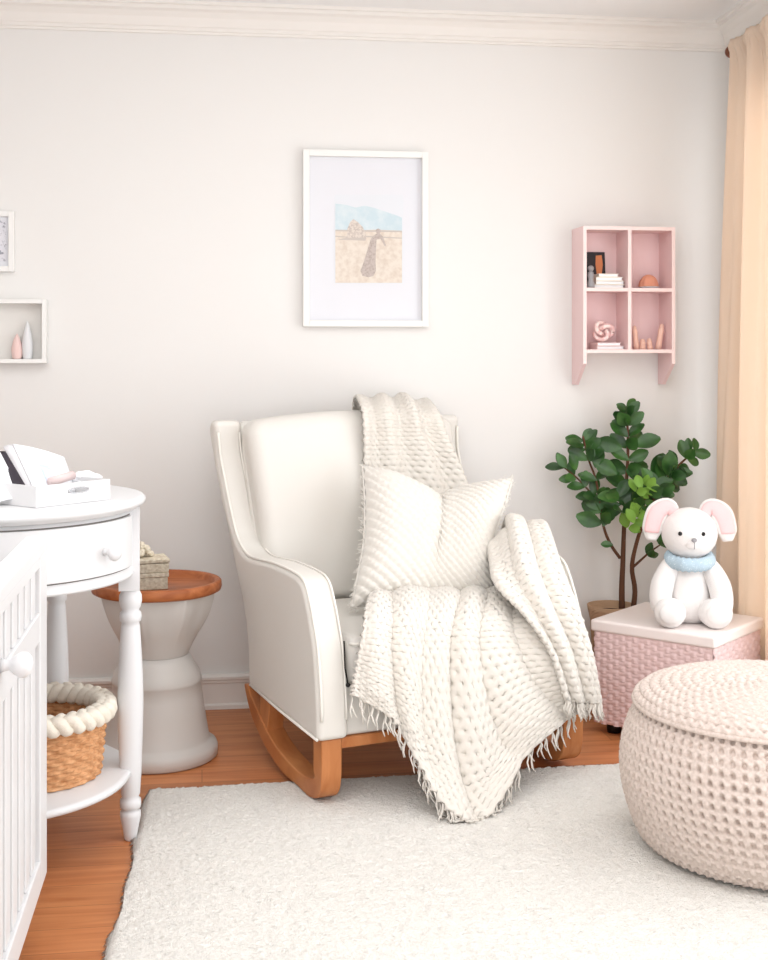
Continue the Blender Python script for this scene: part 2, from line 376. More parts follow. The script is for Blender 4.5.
# ------------------------------------------------------------------ knit sheets
def knit(Um, Vm, a=.023, b=.020, depth=.0125):  # chunky waffle: staggered holes between raised loops
    r = np.floor(Vm/b); x = (Um/a+.5*(r % 2)) % 1-.5; y = (Vm/b) % 1-.5
    hole = np.exp(-((x/.22)**2+(y/.27)**2)**1.5)
    rib = .22*np.cos(2*PI*Um/a*2)*np.cos(2*PI*Vm/b)
    return -depth*(hole*1.15+rib*.5)
def arc(P, ax):
    d = np.linalg.norm(np.diff(P, axis=ax), axis=-1); d = np.median(d, axis=1-ax); return np.concatenate([[0], np.cumsum(d)])
def sheet(name, ctrl, parent, m, fold=None, pitch=.0042, flip=False, thick=.008, pattern=knit, patk={}):
    Cg = np.asarray(ctrl, float)
    A = cr(Cg, 60); A = np.swapaxes(cr(np.swapaxes(A, 0, 1), 60), 0, 1)
    Lv = arc(A, 0)[-1]; Lu = arc(A, 1)[-1]; n = max(int(Lv/pitch), 20); k = max(int(Lu/pitch), 20)
    P = cr(Cg, n); P = np.swapaxes(cr(np.swapaxes(P, 0, 1), k), 0, 1)
    v = np.linspace(0, 1, n)[:, None]+np.zeros((1, k)); u = np.linspace(0, 1, k)[None]+np.zeros((n, 1))
    N = gnormals(P); 
    if flip: N = -N
    if fold is not None: P = P+N*fold(u, v)[..., None]; N = gnormals(P)*(-1 if flip else 1)
    P = P+N*pattern(u*Lu, v*Lv, **patk)[..., None]
    fc = grid_faces(n, k)
    if flip: fc = fc[:, ::-1]
    o = link(name, mesh(name, P.reshape(-1, 3), fc, m), parent)
    s = o.modifiers.new('solid', 'SOLIDIFY'); s.thickness = thick; s.offset = -1
    return o, P, N
def fringe(name, edge, parent, m, dirs=(0, -.15, -1), L=(.045, .075), zmin=.02, step=2, strands=3, base=None):
    g = G()
    for i in range(0, len(edge), step):
        p = Vector(edge[i])
        for q in range(strands):
            l = random.uniform(*L); d = Vector((dirs[0]+random.uniform(-.3, .3), dirs[1]+random.uniform(-.25, .2), dirs[2])).normalized()
            pts = [p+Vector((random.uniform(-.003, .003), 0, .004))]; 
            for k in range(1, 5):
                x = p+d*l*k/4+Vector((math.sin(k*1.7+q)*.004, random.uniform(-.003, .003), 0)); x.z = max(x.z, zmin); pts.append(x)
            g.add(*tube(pts, [.0030, .0028, .0026, .0022, .0014], 5))
    return g.build(name, m, parent)
throw = thing('knitted_throw', 'chunky cream knitted throw blanket with fringe draped over the cream rocking armchair', 'blanket', W(*CO, 0), CYAW-TH)
# the part over the chair back
def row(pys, ly, pxs): return [on_y(px, py, ly) for px, py in zip(pxs, pys)]
back = [row([470]*5, .775, [352, 370, 388, 406, 430]),
        row([409, 408, 408, 409, 411], .77, [354, 372, 390, 408, 426]),
        row([400, 399, 399, 400, 403], .69, [356, 374, 391, 408, 426]),
        row([403, 401, 401, 403, 407], .63, [358, 376, 394, 412, 430]),
        row([415, 414, 414, 415, 419], .565, [361, 379, 398, 417, 438]),
        row([440, 440, 440, 440, 443], .552, [362, 382, 402, 424, 448]),
        row([478, 478, 478, 480, 481], .54, [362, 386, 411, 438, 464]),
        row([540]*5, .50, [362, 390, 418, 448, 478]),
        row([600]*5, .45, [362, 392, 422, 454, 486])]
fb = lambda u, v: .012*np.sin(2*PI*u*3.1+.6+v*1.2)*(.2+.8*np.minimum(v*2, 1))+.010*np.minimum(v*2.5, 1)*np.exp(-((u-.55-.25*v)/.05)**2)+.003
sheet('back_drape', back, throw, M_throw, fb, patk=dict(a=.021, b=.019, depth=.0115))
# the part over the seat and down the front
S = []
S.append([on_y(x, y, .26) for x, y in ((376, 606), (400, 602), (424, 600), (448, 601), (470, 601), (490, 602), (510, 600))])
S.append([on_y(x, y, .14) for x, y in ((373, 600), (400, 595), (426, 593), (450, 594), (474, 594), (496, 592), (516, 590))])
S.append([on_y(x, y, .02) for x, y in ((370, 602), (398, 598), (424, 598), (450, 600), (478, 600), (504, 599), (528, 604))])
S.append([on_y(x, y, -.08) for x, y in ((364, 618), (394, 616), (420, 618), (446, 620), (474, 622), (506, 622), (540, 628))])
S.append([on_y(x, y, -.12) for x, y in ((359, 640), (389, 645), (416, 650), (444, 652), (474, 652), (512, 650), (552, 652))])
S.append([on_y(x, y, d) for x, y, d in ((355, 664, -.125), (391, 680, -.14), (417, 702, -.155), (446, 715, -.165), (480, 715, -.165), (518, 690, -.15), (560, 676, -.135))])
S.append([on_y(x, y, d) for x, y, d in ((352, 682, -.13), (394, 706, -.15), (420, 746, -.19), (449, 775, -.23), (484, 776, -.23), (524, 726, -.18), (568, 696, -.14))])
S.append([on_y(x, y, d) for x, y, d in ((351, 693, -.135), (397, 724, -.16), (424, 775, -.23), (452, 818, -.33), (487, 820, -.33), (528, 750, -.20), (575, 712, -.145))])
def fs(u, v):
    q = (u**1.15)*5.3+.45*np.sin(2.6*v+.5)+.14*np.sin(7*v+5*u)
    amp = (.007+.018*np.clip(v*1.5-.1, 0, 1))*(.75+.35*np.sin(2.4*q))*(1-.55*np.clip((v-.85)/.15, 0, 1))
    return amp*(2*np.abs(np.sin(PI*q))**.75-1)*np.clip(u/.05, .25, 1)+.010
so, SP, SN = sheet('seat_drape', S, throw, M_throw, fs)
SPz = SP
hem = [p for p in SP[-1]]
fringe('fringe', hem, throw, M_throw, L=(.04, .07), zmin=.022, step=3, strands=2)
# the bundle over the right arm
A = [[on_y(x, y, .34) for x, y in ((488, 590), (500, 556), (520, 552), (540, 556))],
     [on_y(x, y, .26) for x, y in ((491, 562), (505, 530), (525, 530), (545, 538))],
     [on_y(x, y, .16) for x, y in ((493, 552), (509, 524), (529, 524), (549, 532))],
     [on_y(x, y, .05) for x, y in ((496, 570), (513, 543), (535, 541), (556, 548))],
     [on_y(x, y, -.06) for x, y in ((500, 592), (520, 575), (543, 570), (566, 575))],
     [on_y(x, y, -.13) for x, y in ((524, 618), (538, 610), (557, 607), (582, 612))],
     [on_y(x, y, -.16) for x, y in ((547, 652), (558, 652), (576, 652), (595, 655))],
     [on_y(x, y, -.175) for x, y in ((563, 700), (574, 702), (588, 703), (603, 702))]]
fa = lambda u, v: .013*np.sin(2*PI*u*2.6+.4+.8*v)+.004*np.sin(2*PI*u*6)+.006
ao, AP, AN = sheet('arm_drape', A, throw, M_throw, fa, patk=dict(a=.021, b=.019, depth=.0110))
fringe('fringe', [p for p in AP[-1]], throw, M_throw, L=(.03, .055), step=2, strands=3)
# ------------------------------------------------------------------ pillow
pil = thing('throw_pillow', 'square cream knitted pillow with diagonal ribs leaning on the chair back', 'pillow', W(*CO, 0), CYAW-TH)
def pillow():
    n = 170
    top = [(363, 467, .40), (385, 472, .39), (412, 484, .385), (436, 497, .375), (458, 491, .35), (486, 484, .305), (512, 479, .25)]
    bot = [(351, 608, .165), (380, 603, .16), (408, 601, .155), (432, 600, .15), (455, 600, .14), (477, 600, .13), (497, 597, .125)]
    lef = [(363, 467, .40), (365, 505, .33), (364, 540, .27), (358, 575, .21), (351, 608, .165)]
    rig = [(512, 479, .25), (506, 500, .235), (497, 528, .20), (490, 560, .16), (497, 597, .125)]
    T, B, L, R = [cr([on_y(*q) for q in c], n) for c in (top, bot, lef, rig)]
    u = np.linspace(0, 1, n)[None, :, None]; v = np.linspace(0, 1, n)[:, None, None]
    P = (1-v)*T[None]+v*B[None]+(1-u)*L[:, None]+u*R[:, None]-((1-u)*(1-v)*T[0]+u*(1-v)*T[-1]+(1-u)*v*B[0]+u*v*B[-1])
    N = gnormals(P); N = N if N[n//2, n//2, 1] < 0 else -N
    w = (1-(2*u-1)**4)**.6*(1-(2*v-1)**4)**.6; w = np.maximum(w, 0)
    dent = 1-.20*np.exp(-((u-.47)/.22)**2-((v)/.3)**2)
    um = u[..., 0]*.44; vm = v[..., 0]*.42
    d = (um*.74+vm*-.67)/.0195; e = (um*.67+vm*.74)/.017
    rid = np.abs(np.sin(PI*d))**.8; sts = .5+.5*np.cos(2*PI*e+PI*(np.floor(d) % 2))
    h = (.0115*rid*(.78+.22*sts))[..., None]
    front = P+N*(w*dent*.085)+N*h; backp = P-N*(w*.055)
    f1 = grid_faces(n, n); f2 = grid_faces(n, n)[:, ::-1]+n*n
    V = np.concatenate([front.reshape(-1, 3), backp.reshape(-1, 3)])
    o = link('cover', mesh('cover', V, np.concatenate([f1, f2]), M_pillow), pil); fixn(o)
    ring = [P[i, 0] for i in range(n)]+[P[-1, j] for j in range(1, n)]+[P[i, -1] for i in range(n-2, -1, -1)]+[P[0, j] for j in range(n-2, 0, -1)]
    g = G(); g.add(*tube(ring[::3], .0042, 7, True))
    cen = P[n//2, n//2]
    for i in range(0, len(ring), 3):
        p = Vector(ring[i]); dd = (p-Vector(cen)).normalized()
        for q in range(2):
            e_ = dd+Vector((random.uniform(-.6, .6), random.uniform(-.5, .3), random.uniform(-.6, .6))); l = random.uniform(.008, .018)
            g.add(*tube([p, p+e_*l*.5, p+e_*l], [.0016, .0013, .0008], 4))
    g.build('trim_fringe', M_pillow, pil)
pillow()
# ------------------------------------------------------------------ crochet pouf
def pouf():
    o = thing('crochet_pouf', 'large round greige crocheted pouf ottoman on the rug at right', 'pouf', W(.966, 3.24, RUGZ), 0)
    prof = [(.0, .0), (.20, .0), (.300, .004), (.330, .025), (.352, .07), (.370, .13), (.378, .185), (.375, .24), (.360, .295), (.340, .335), (.328, .352)]
    n = 190; m = 1080; Pp = cr(prof[2:], 160)
    s = np.concatenate([[0], np.cumsum(np.linalg.norm(np.diff(Pp, axis=0), axis=1))])
    a = np.linspace(0, 2*PI, m, endpoint=False)
    P = np.zeros((160, m, 3)); P[..., 0] = Pp[:, 0:1]*np.cos(a); P[..., 1] = Pp[:, 0:1]*np.sin(a); P[..., 2] = Pp[:, 1:2]
    Nn = gnormals(P, True); 
    if (Nn[80, 0, 0]) < 0: Nn = -Nn
    ncol = 84; rows = 15; rh = s[-1]/rows
    vv = s[:, None]/rh; uu = a[None]/(2*PI)*ncol+.12*vv
    fy = vv % 1-.5; x = (uu) % 1-.5; 
    hole = np.exp(-((x/(.20-.12*fy))**2+((fy+.02)/.26)**2)*1.0)
    vee = .5+.5*np.cos(2*PI*(fy-.9*np.abs(x)+.25))
    h = -.024*np.clip(hole*1.1, 0, 1)+.0045*vee+.002*np.cos(2*PI*x)
    P = P+Nn*h[..., None]; P[..., :2] *= .985
    side = link('side_cover', mesh('side_cover', P.reshape(-1, 3), grid_faces(160, m, True), M_pouf), o)
    bm_ = fixn(side)
    # top: concentric crochet rounds
    pt = [(.330, .352), (.334, .360), (.325, .371), (.305, .382), (.26, .394), (.20, .402), (.13, .406), (.06, .408), (.004, .408)]
    Pt = cr(pt, 150); st_ = np.concatenate([[0], np.cumsum(np.linalg.norm(np.diff(Pt, axis=0), axis=1))]); m2 = 720
    a = np.linspace(0, 2*PI, m2, endpoint=False)
    P = np.zeros((150, m2, 3)); P[..., 0] = Pt[:, 0:1]*np.cos(a); P[..., 1] = Pt[:, 0:1]*np.sin(a); P[..., 2] = Pt[:, 1:2]
    Nn = gnormals(P, True); Nn = Nn if Nn[80, 0, 2] > 0 else -Nn
    rw = st_[:, None]/.0265; r0 = np.floor(rw); cols = np.maximum(np.round(2*PI*np.maximum(.335-r0*.0265, .02)/.028), 4)
    fy = rw % 1-.5; x = (a[None]/(2*PI)*cols+.37*r0) % 1-.5
    h = .006*np.cos(PI*fy)**.5*(.75+.25*np.cos(2*PI*(x+fy*.8)))-.009*np.exp(-(x/.16)**2-((fy-.42)/.2)**2)
    P = P+Nn*np.nan_to_num(h)[..., None]
    top = link('top_cover', mesh('top_cover', P.reshape(-1, 3), grid_faces(150, m2, True), M_pouf), o); fixn(top)
    ring = [(.337*math.cos(k*2*PI/160), .337*math.sin(k*2*PI/160), .352+.0012*math.sin(k*PI)) for k in range(160)]
    simple('seam_cord', tube(ring, .0065, 8, True), M_pouf, o)
    simple('inner_base', lathe([(.29, .004), (.335, .04), (.355, .13), (.36, .2), (.345, .3), (.32, .345)], 64), M_pouf, o)
pouf()
# ------------------------------------------------------------------ pink chest
CC = (.962, 4.262); CYW = math.radians(-38.5)
chest = thing('storage_chest', 'pale pink basket-weave storage chest with white lid under the plush toy', 'chest', W(*CC, 0), CYW-TH)
def chest_build():
    w, d, z0, z1 = .205, .180, .035, .335
    g = G(); g.add(*box(-w, w, -d, d, z0, z1)); g.build('body', M_pinkweave, chest, smooth=False)
    def panel(p0, p1, nrm):
        L = np.linalg.norm(np.array(p1)-np.array(p0)); n, m = 110, int(L/.003)
        u = np.linspace(0, 1, m)[None]+np.zeros((n, 1)); v = np.linspace(0, 1, n)[:, None]+np.zeros((1, m))
        X = p0[0]+(p1[0]-p0[0])*u; Y = p0[1]+(p1[1]-p0[1])*u; Z = z0+(z1-z0)*v
        U = u*L/.0225; Vv = v*(z1-z0)/.0165
        ch = ((np.floor(U)+np.floor(Vv)) % 2); fu = U % 1; fv = Vv % 1
        hA = np.sin(PI*fu)**.7*(.6+.4*np.abs(np.cos(2*PI*fv))); hB = np.sin(PI*fv)**.7*(.6+.4*np.abs(np.cos(2*PI*fu)))
        h = .0075*np.where(ch > 0, hA, .55*hB)+.001
        P = np.stack([X+nrm[0]*h, Y+nrm[1]*h, Z], -1)
        o = link('woven_panel', mesh('woven_panel', P.reshape(-1, 3), grid_faces(n, m), M_pinkweave), chest); fixn(o)
    panel((-w, -d), (w, -d), (0, -1)); panel((w, -d), (w, d), (1, 0)); panel((-w, d), (-w, -d), (-1, 0)); panel((w, d), (-w, d), (0, 1))
    V, Fc = soft_box((w+.012, d+.012, .019), .009, 8, (0, 0, .004))
    simple('lid', ([(v.x, v.y, v.z+.352) for v in V], Fc), M_lid, chest)
    for x in (-1, 1):
        for y in (-1, 1): g = G(); g.add(*lathe([(.022, 0), (.024, .02), (.02, .036)], 20, (x*(w-.045), y*(d-.045), 0))); g.build('foot', M_black, chest)
chest_build()
# ------------------------------------------------------------------ plush toy
def plush():
    o = thing('plush_toy', 'white plush animal with big pink-lined ears and pale blue scarf, sitting on the pink chest', 'plush toy', W(.985, 4.20, .375), math.radians(-6)-TH)
    sub = lambda ob: ob
    g = G(); g.add(*lathe([(.0, 0), (.045, .002), (.066, .02), (.071, .055), (.068, .10), (.060, .15), (.05, .19), (.035, .215), (.0, .22)], 36)); body = g.build('body', M_plush, o)
    hd = simple('head', ball((0, -.012, .285), (.089, .082, .083), 36, 24), M_plush, o)
    simple('muzzle', ball((.004, -.078, .262), (.030, .018, .022)), M_plush, o)
    for s in (-1, 1):
        R = Matrix.Rotation(s*math.radians(14), 3, 'Y')
        g = G(); pts = [(s*.042, -.014, .200), (s*.070, -.030, .165), (s*.090, -.048, .12), (s*.096, -.062, .075), (s*.088, -.072, .04)]
        g.add(*tube(cr(pts, 20).tolist(), [float(r) for r in np.interp(np.linspace(0, 1, 20), [0, .1, .5, .9, 1], [.018, .030, .037, .034, .02])], 20)); arm = g.build('arm', M_plush, o)
        g = G(); pts = [(s*.045, .0, .04), (s*.06, -.05, .04), (s*.07, -.10, .043)]
        g.add(*tube(pts, [.036, .042, .046], 24)); g.add(*ball((s*.072, -.108, .0465), (.05, .034, .047), 28, 18)); leg = g.build('leg', M_plush, o)
        simple('foot_pad', ball((s*.073, -.132, .048), (.036, .012, .034), 24, 14), M_plush, leg)
        # ear: bent flap drooping outwards
        n, m = 26, 20; P = []
        path = cr([(s*.044, 0, .332), (s*.066, -.006, .366), (s*.098, -.010, .352), (s*.115, -.014, .312), (s*.121, -.016, .262)], n)
        wid = np.interp(np.linspace(0, 1, n), [0, .2, .55, .85, 1], [.024, .036, .045, .040, .020])
        V = []; Fi = []
        for i in range(n):
            t_ = path[min(i+1, n-1)]-path[max(i-1, 0)]; t_ /= np.linalg.norm(t_); f_ = np.array([0, -1., 0]); sd = np.cross(t_, f_); sd /= np.linalg.norm(sd)
            for j in range(m):
                a = 2*PI*j/m; V.append(path[i]+sd*math.cos(a)*wid[i]*.8+f_*math.sin(a)*.013*(wid[i]/.038)**.5)
        Fi = grid_faces(n, m, True).tolist()+[list(range(m))[::-1], [(n-1)*m+j for j in range(m)]]
        ear = simple('ear', (V, Fi), M_plush, o); fixn(ear)
        V = []
        for i in range(2, n-3):
            t_ = path[min(i+1, n-1)]-path[max(i-1, 0)]; t_ /= np.linalg.norm(t_); f_ = np.array([0, -1., 0]); sd = np.cross(t_, f_); sd /= np.linalg.norm(sd)
            for j in range(m):
                a = 2*PI*j/m; V.append(path[i]+sd*(math.cos(a)*wid[i]*.60)-sd*s*.002+f_*(.009+math.sin(a)*.0085))
        k = len(V)//m; Fi = grid_faces(k, m, True).tolist()+[list(range(m))[::-1], [(k-1)*m+j for j in range(m)]]
        inn = simple('inner_ear', (V, Fi), M_plushpink, ear); fixn(inn)
        simple('eye', ball((s*.036-.002, -.086, .293), .0068, 14, 10), M_black, o)
    nose = simple('nose', ball((.004, -.103, .275), (.009, .006, .007), 14, 10), M_silver, o)
    simple('mouth_stitch', tube([(.004, -.106, .268), (.004, -.105, .255), (.004, -.102, .247)], .0014, 5), M_silver, o)
    # scarf
    n, m = 90, 14; V = []
    for i in range(n):
        a = 2*PI*i/n; r = .056+.012*math.sin(a)*-1
        for j in range(m):
            b = 2*PI*j/m; rr = (r+.016*math.cos(b))*(1+.02*math.sin(9*a))
            V.append((rr*math.cos(a)*1.12, rr*math.sin(a)*1.05-.008, .205+.022*math.sin(b)-(.012 if math.sin(a) < 0 else 0)*abs(math.sin(a))+.002*math.sin(26*a+b)))
    Fi = []
    for i in range(n):
        for j in range(m): q = (i+1) % n; Fi.append((i*m+j, q*m+j, q*m+(j+1) % m, i*m+(j+1) % m))
    sc = simple('scarf', (V, Fi), M_scarf, o); fixn(sc)
plush()
# ------------------------------------------------------------------ potted plant
def plant():
    bx, by = .802, 4.585
    o = thing('potted_plant', 'green leafy potted plant behind the pink chest', 'potted plant', W(bx, by, 0), -TH)
    g = G(); g.add(*lathe([(.055, 0), (.06, .01), (.074, .30), (.083, .335), (.085, .352), (.078, .352), (.07, .32), (.0, .315)], 40)); g.build('pot', M_pot, o)
    simple('soil', lathe([(.0, .329), (.066, .327), (.072, .322)], 30), M_soil, o)
    def q(px, py, dy=0.0):
        Y = by+dy; return Vector(((px-CX)/F*Y-bx, dy, CH-(py-HY)*Y/F))
    br = [([(622, 612, 0), (622, 585, 0), (623, 560, 0), (624, 530, 0), (626, 490, -.01), (628, 450, 0), (627, 412, 0)], (.0115, .004)),
          ([(633, 612, -.01), (635, 590, -.01), (632, 568, -.02), (636, 545, -.04), (646, 515, -.05), (660, 488, -.05), (678, 466, -.04), (694, 452, -.03)], (.010, .003)),
          ([(620, 558, 0), (611, 545, -.01), (604, 528, -.03), (600, 505, -.04), (596, 480, -.03), (588, 458, -.02), (583, 436, -.02)], (.006, .003)),
          ([(600, 505, -.04), (590, 492, -.03), (577, 478, -.02), (562, 466, -.01)], (.004, .0025)),
          ([(632, 568, -.02), (641, 560, -.04), (650, 552, -.05), (660, 545, -.06)], (.005, .0025)),
          ([(626, 490, -.01), (640, 500, -.07), (650, 495, -.09)], (.005, .003))]
    g = G()
    for pts, (r0, r1) in br:
        P = cr([q(*p) for p in pts], 24); g.add(*tube(P.tolist(), [float(x) for x in np.linspace(r0, r1, 24)], 9))
    g.build('trunk', M_bark, o)
    g = G()
    def leaf(p, ang, L, wd, tilt, mi=0):        # ang: direction in the picture plane, tilt: towards/away
        a = math.radians(ang); d = Vector((math.cos(a)*math.cos(tilt), -math.sin(tilt), math.sin(a)*math.cos(tilt)))
        nrm = Vector((random.uniform(-.5, .5), -1, random.uniform(-.1, .8))).normalized(); s = d.cross(nrm)
        if s.length < .05: s = d.orthogonal()
        s.normalize(); nn = s.cross(d)
        V = []; Fi = []; n = 9
        for i in range(n):
            t_ = i/(n-1); w = wd*math.sin(PI*min(t_*.94+.03, 1))**.7*(1 if t_ < .6 else 1)*(.75+.5*t_ if t_ < .6 else 1.05); 
            c = p+d*L*t_+nn*(-.10*L*t_*t_)
            for k in (-1, -.5, 0, .5, 1): V.append(c+s*w*k*.5+nn*(.16*w*abs(k)))
        for i in range(n-1):
            for k in range(4): Fi.append((i*5+k, i*5+k+1, (i+1)*5+k+1, (i+1)*5+k))
        g.add(V, Fi, mi)
    L0 = 1/284.0
    def cluster(pts, n, l, a0=None, spread=70, mi=0, base=0, flip=True):
        P = cr([q(*p) for p in pts], n)
        for i in range(n):
            t_ = P[min(i+1, n-1)]-P[max(i-1, 0)]; hd = math.degrees(math.atan2(t_[2], t_[0]))
            for sd in (-1, 1):
                an = hd+sd*(spread+random.uniform(-18, 14))*(1-.35*i/n); ll = l*L0*random.uniform(.8, 1.15)
                leaf(Vector(P[i])+Vector((0, random.uniform(-.02, .02), 0)), an, ll, ll*random.uniform(.50, .66), random.uniform(-.5, .6), mi)
            if i % 2 == 0: leaf(Vector(P[i])+Vector((0, -.015, 0)), hd+random.uniform(-50, 50), l*L0*.85, l*L0*.6, random.uniform(.5, 1.0), mi)
    cluster([(626, 496, 0), (628, 460, 0), (627, 425, 0)], 7, 23)
    cluster([(628, 425, 0), (627, 410, 0)], 4, 16)
    cluster([(601, 500, -.03), (596, 480, -.03), (588, 460, -.02), (584, 446, -.02)], 4, 20)
    cluster([(585, 450, -.02), (583, 441, -.02)], 2, 18)
    cluster([(594, 496, -.03), (580, 482, -.02), (564, 468, -.01)], 4, 17, spread=48)
    cluster([(603, 522, -.03), (600, 512, -.04)], 2, 21)
    cluster([(644, 512, -.05), (656, 492, -.06), (668, 476, -.05)], 5, 23)
    cluster([(670, 474, -.05), (682, 462, -.04), (694, 452, -.03)], 4, 19)
    cluster([(622, 512, -.04), (618, 498, -.06)], 3, 22)
    cluster([(634, 505, -.06), (646, 498, -.09), (652, 486, -.09)], 4, 20, mi=0)
    cluster([(636, 492, -.10), (646, 486, -.11)], 3, 15, mi=1)
    cluster([(628, 528, -.05), (636, 520, -.09), (640, 512, -.09)], 4, 15, mi=1)
    cluster([(648, 556, -.05), (660, 545, -.06)], 2, 14, spread=40)
    for (x, y, an, l) in ((601, 524, 160, 26), (603, 526, 70, 24), (617, 474, 150, 26), (634, 446, 20, 27), (622, 448, 165, 26), (610, 500, 190, 24), (618, 500, -20, 30), (650, 482, 150, 26), (652, 478, 60, 28), (596, 468, 80, 22), (613, 545, 175, 12), (576, 470, 110, 18), (566, 468, 120, 16), (690, 452, 100, 14), (692, 452, -10, 18)):
        leaf(q(x, y, -.04), an, l*L0, l*L0*.62, random.uniform(-.2, .3), 0)
    g.build('foliage', [M_leaf, M_leaf2], o)
plant()
# ------------------------------------------------------------------ curtain
def curtain():
    rod0 = W(1.224, 4.545, 2.298); d = Vector((0, -1, 0))
    r = thing('curtain_rod', 'dark wooden curtain rod end in the upper right corner', 'curtain rod', rod0)
    simple('rod', tube([Vector((0, 0, 0)), Vector((math.tan(RW)*2.6, -2.6, 0))], .012, 16), M_brown, r)
    V, Fc = lathe([(.0, 0), (.014, .004), (.021, .014), (.023, .024), (.018, .036), (.012, .042), (.012, .05)], 24)
    simple('finial', ([(v[0], .046-v[2], v[1]) for v in V], Fc), M_brown, r)
    x0, yT = rod0.x, rod0.y
    g = G(); g.add(*box(x0-.008, wallx(yT)-.01, yT-.5, yT-.485, 0, .012))
    g2 = G(); g2.add(*box(-.005, wallx(rod0.y-.55)-rod0.x-.004, -.56, -.545, -.01, .01)); g2.build('bracket', M_brown, r)
    n, m = 150, 260
    zt, zb = 2.320, .03
    z = np.linspace(zt, zb, n)[:, None]+np.zeros((1, m)); s = np.linspace(0, 1, m)[None]+np.zeros((n, 1))
    f = (zt-z)/(zt-zb)
    top = np.array(W(1.216, 4.525))[:2]; bot = np.array(W(1.165, 4.62))[:2]
    topB = np.array([top[0]+math.tan(RW)*.5, top[1]-.50]); botB = np.array([wallx(bot[1]-.6)-.035, bot[1]-.60])
    e = (1-(1-f)**1.6)
    X = (top[0]*(1-e)+bot[0]*e)*(1-s)+(topB[0]*(1-e)+botB[0]*e)*s
    Y = (top[1]*(1-e)+bot[1]*e)*(1-s)+(topB[1]*(1-e)+botB[1]*e)*s
    big = .028*np.sin(2*PI*(s*3.3+.05*np.sin(f*5))+2.6)
    small = .010*np.sin(2*PI*s*17+1)
    near = np.exp(-np.abs(z-2.30)/.04)
    A = big*(1-near*.75)+small*(near*.9+.12)+.008*np.sin(2*PI*s*9+f*3)*(1-near)
    A = A*(1-near*.4)-.022*near+.012*(1-near)
    # the header is pinched around the rod
    X = np.minimum(X+A, WALLX+(WALLY-Y)*math.tan(RW)-.012)
    P = np.stack([X-x0, Y-yT, z], -1)
    c = thing('curtain', 'cream linen curtain panel hanging beside the window at the right edge', 'curtain', (x0, yT, 0))
    fab = link('fabric', mesh('fabric', P.reshape(-1, 3), grid_faces(n, m), M_linen), c)
    sd = fab.modifiers.new('s', 'SOLIDIFY'); sd.thickness = .0015
curtain()
# ------------------------------------------------------------------ framed pictures on the back wall
def frame(px0, py0, px1, py1, bar, dep, label, w=None, matc=M_paper):
    a = on_wall(px0, py0, .0); b = on_wall(px1, py1, .0)
    if w: a.x = b.x-w
    o = thing('picture_frame', label, 'picture frame', (a.x, WALLY-.001, b.z)); Wd = b.x-a.x; H = a.z-b.z
    g = G(); D = -dep
    g.add(*box(0, bar, D, 0, 0, H)); g.add(*box(Wd-bar, Wd, D, 0, 0, H)); g.add(*box(bar, Wd-bar, D, 0, 0, bar)); g.add(*box(bar, Wd-bar, D, 0, H-bar, H))
    g.build('frame', M_frame, o, smooth=False, bevel=.0015, seg=2)
    return o, Wd, H
fo, fw, fh = frame(302.5, 150.5, 427, 327, .022, .032, 'large white framed beach photograph with wide mat above the armchair')
g = G(); g.add(*box(.02, fw-.02, -.010, -.004, .02, fh-.02)); mt = g.build('mat', mat('mat_board', (226, 227, 232), .8), fo, smooth=False)
def fpt(px, py): p = on_wall(px, py, 0); return p.x-fo.location.x, p.z-fo.location.z
def print_():
    x0, z1 = fpt(334, 195); x1, z0 = fpt(403, 284)
    cols = [mat('pr_sky', (224, 227, 232), .8), mat('pr_mount', (200, 217, 224), .8, var=(30, (216, 226, 230), .4, .7)), mat('pr_sand', (228, 218, 206), .8, var=(60, (214, 200, 186), .4, .7)),
            mat('pr_tent', (196, 184, 176), .8, var=(150, (220, 210, 200), .4, .6)), mat('pr_figure', (196, 184, 178), .8, var=(140, (178, 164, 156), .45, .65)), mat('pr_line', (200, 190, 182), .8)]
    g = G(); y = -.0105
    def poly(pts, mi, k):
        P = [fpt(*p) for p in pts]; yy = y-.0002*k
        g.add([(a, yy, b) for a, b in P], [tuple(range(len(P)))], mi)
    poly([(334, 195), (403, 195), (403, 284), (334, 284)], 0, 0)
    poly([(335, 204), (345, 205), (355, 208), (364, 206), (373, 208), (385, 212), (394, 215), (401.5, 218), (401.5, 232), (335, 232)], 1, 1)
    poly([(335, 230), (350, 231), (375, 230), (401.5, 231), (401.5, 283), (335, 283)], 2, 2)
    poly([(335, 230), (401.5, 231), (401.5, 232.5), (335, 231.5)], 5, 3)
    poly([(346, 239), (347, 229), (350, 222), (353, 219.5), (357, 222), (362, 227), (365, 233), (366, 239)], 3, 4)
    poly([(337, 240), (346, 238), (366, 238), (365, 241)], 5, 5)
    poly([(375, 231.5), (376, 229.5), (378, 228.8), (380, 230), (380.5, 232), (379, 234), (376.5, 234)], 4, 5)
    poly([(376, 234), (379.5, 234), (382.5, 237), (385.5, 246), (384.3, 246.6), (380, 239), (376, 240), (375.5, 250), (375, 262), (375.5, 271), (373, 276), (368, 277.5), (362, 276), (360, 271), (363.5, 262), (367, 250), (370.5, 239), (373, 236)], 4, 6)
    poly([(335, 236), (347, 237), (366, 236), (401.5, 238), (401.5, 239), (366, 237.5), (347, 238), (335, 237.2)], 5, 3)
    g.build('print', cols, fo, smooth=False)
print_()
f2, w2, h2 = frame(-30, 211, 15, 272, .019, .022, 'small white framed grey speckled print at the upper left edge', w=.17)
g = G(); g.add(*box(.017, w2-.017, -.010, -.004, .017, h2-.017)); g.build('mat', MATS['mat_board'], f2, smooth=False)
g = G(); g.add(*box(.03, w2-.026, -.0112, -.0104, .035, h2-.03)); g.build('print', mat('speckled_print', (224, 224, 230), .8, var=(70, (150, 150, 160), .55, .68)), f2, smooth=False)
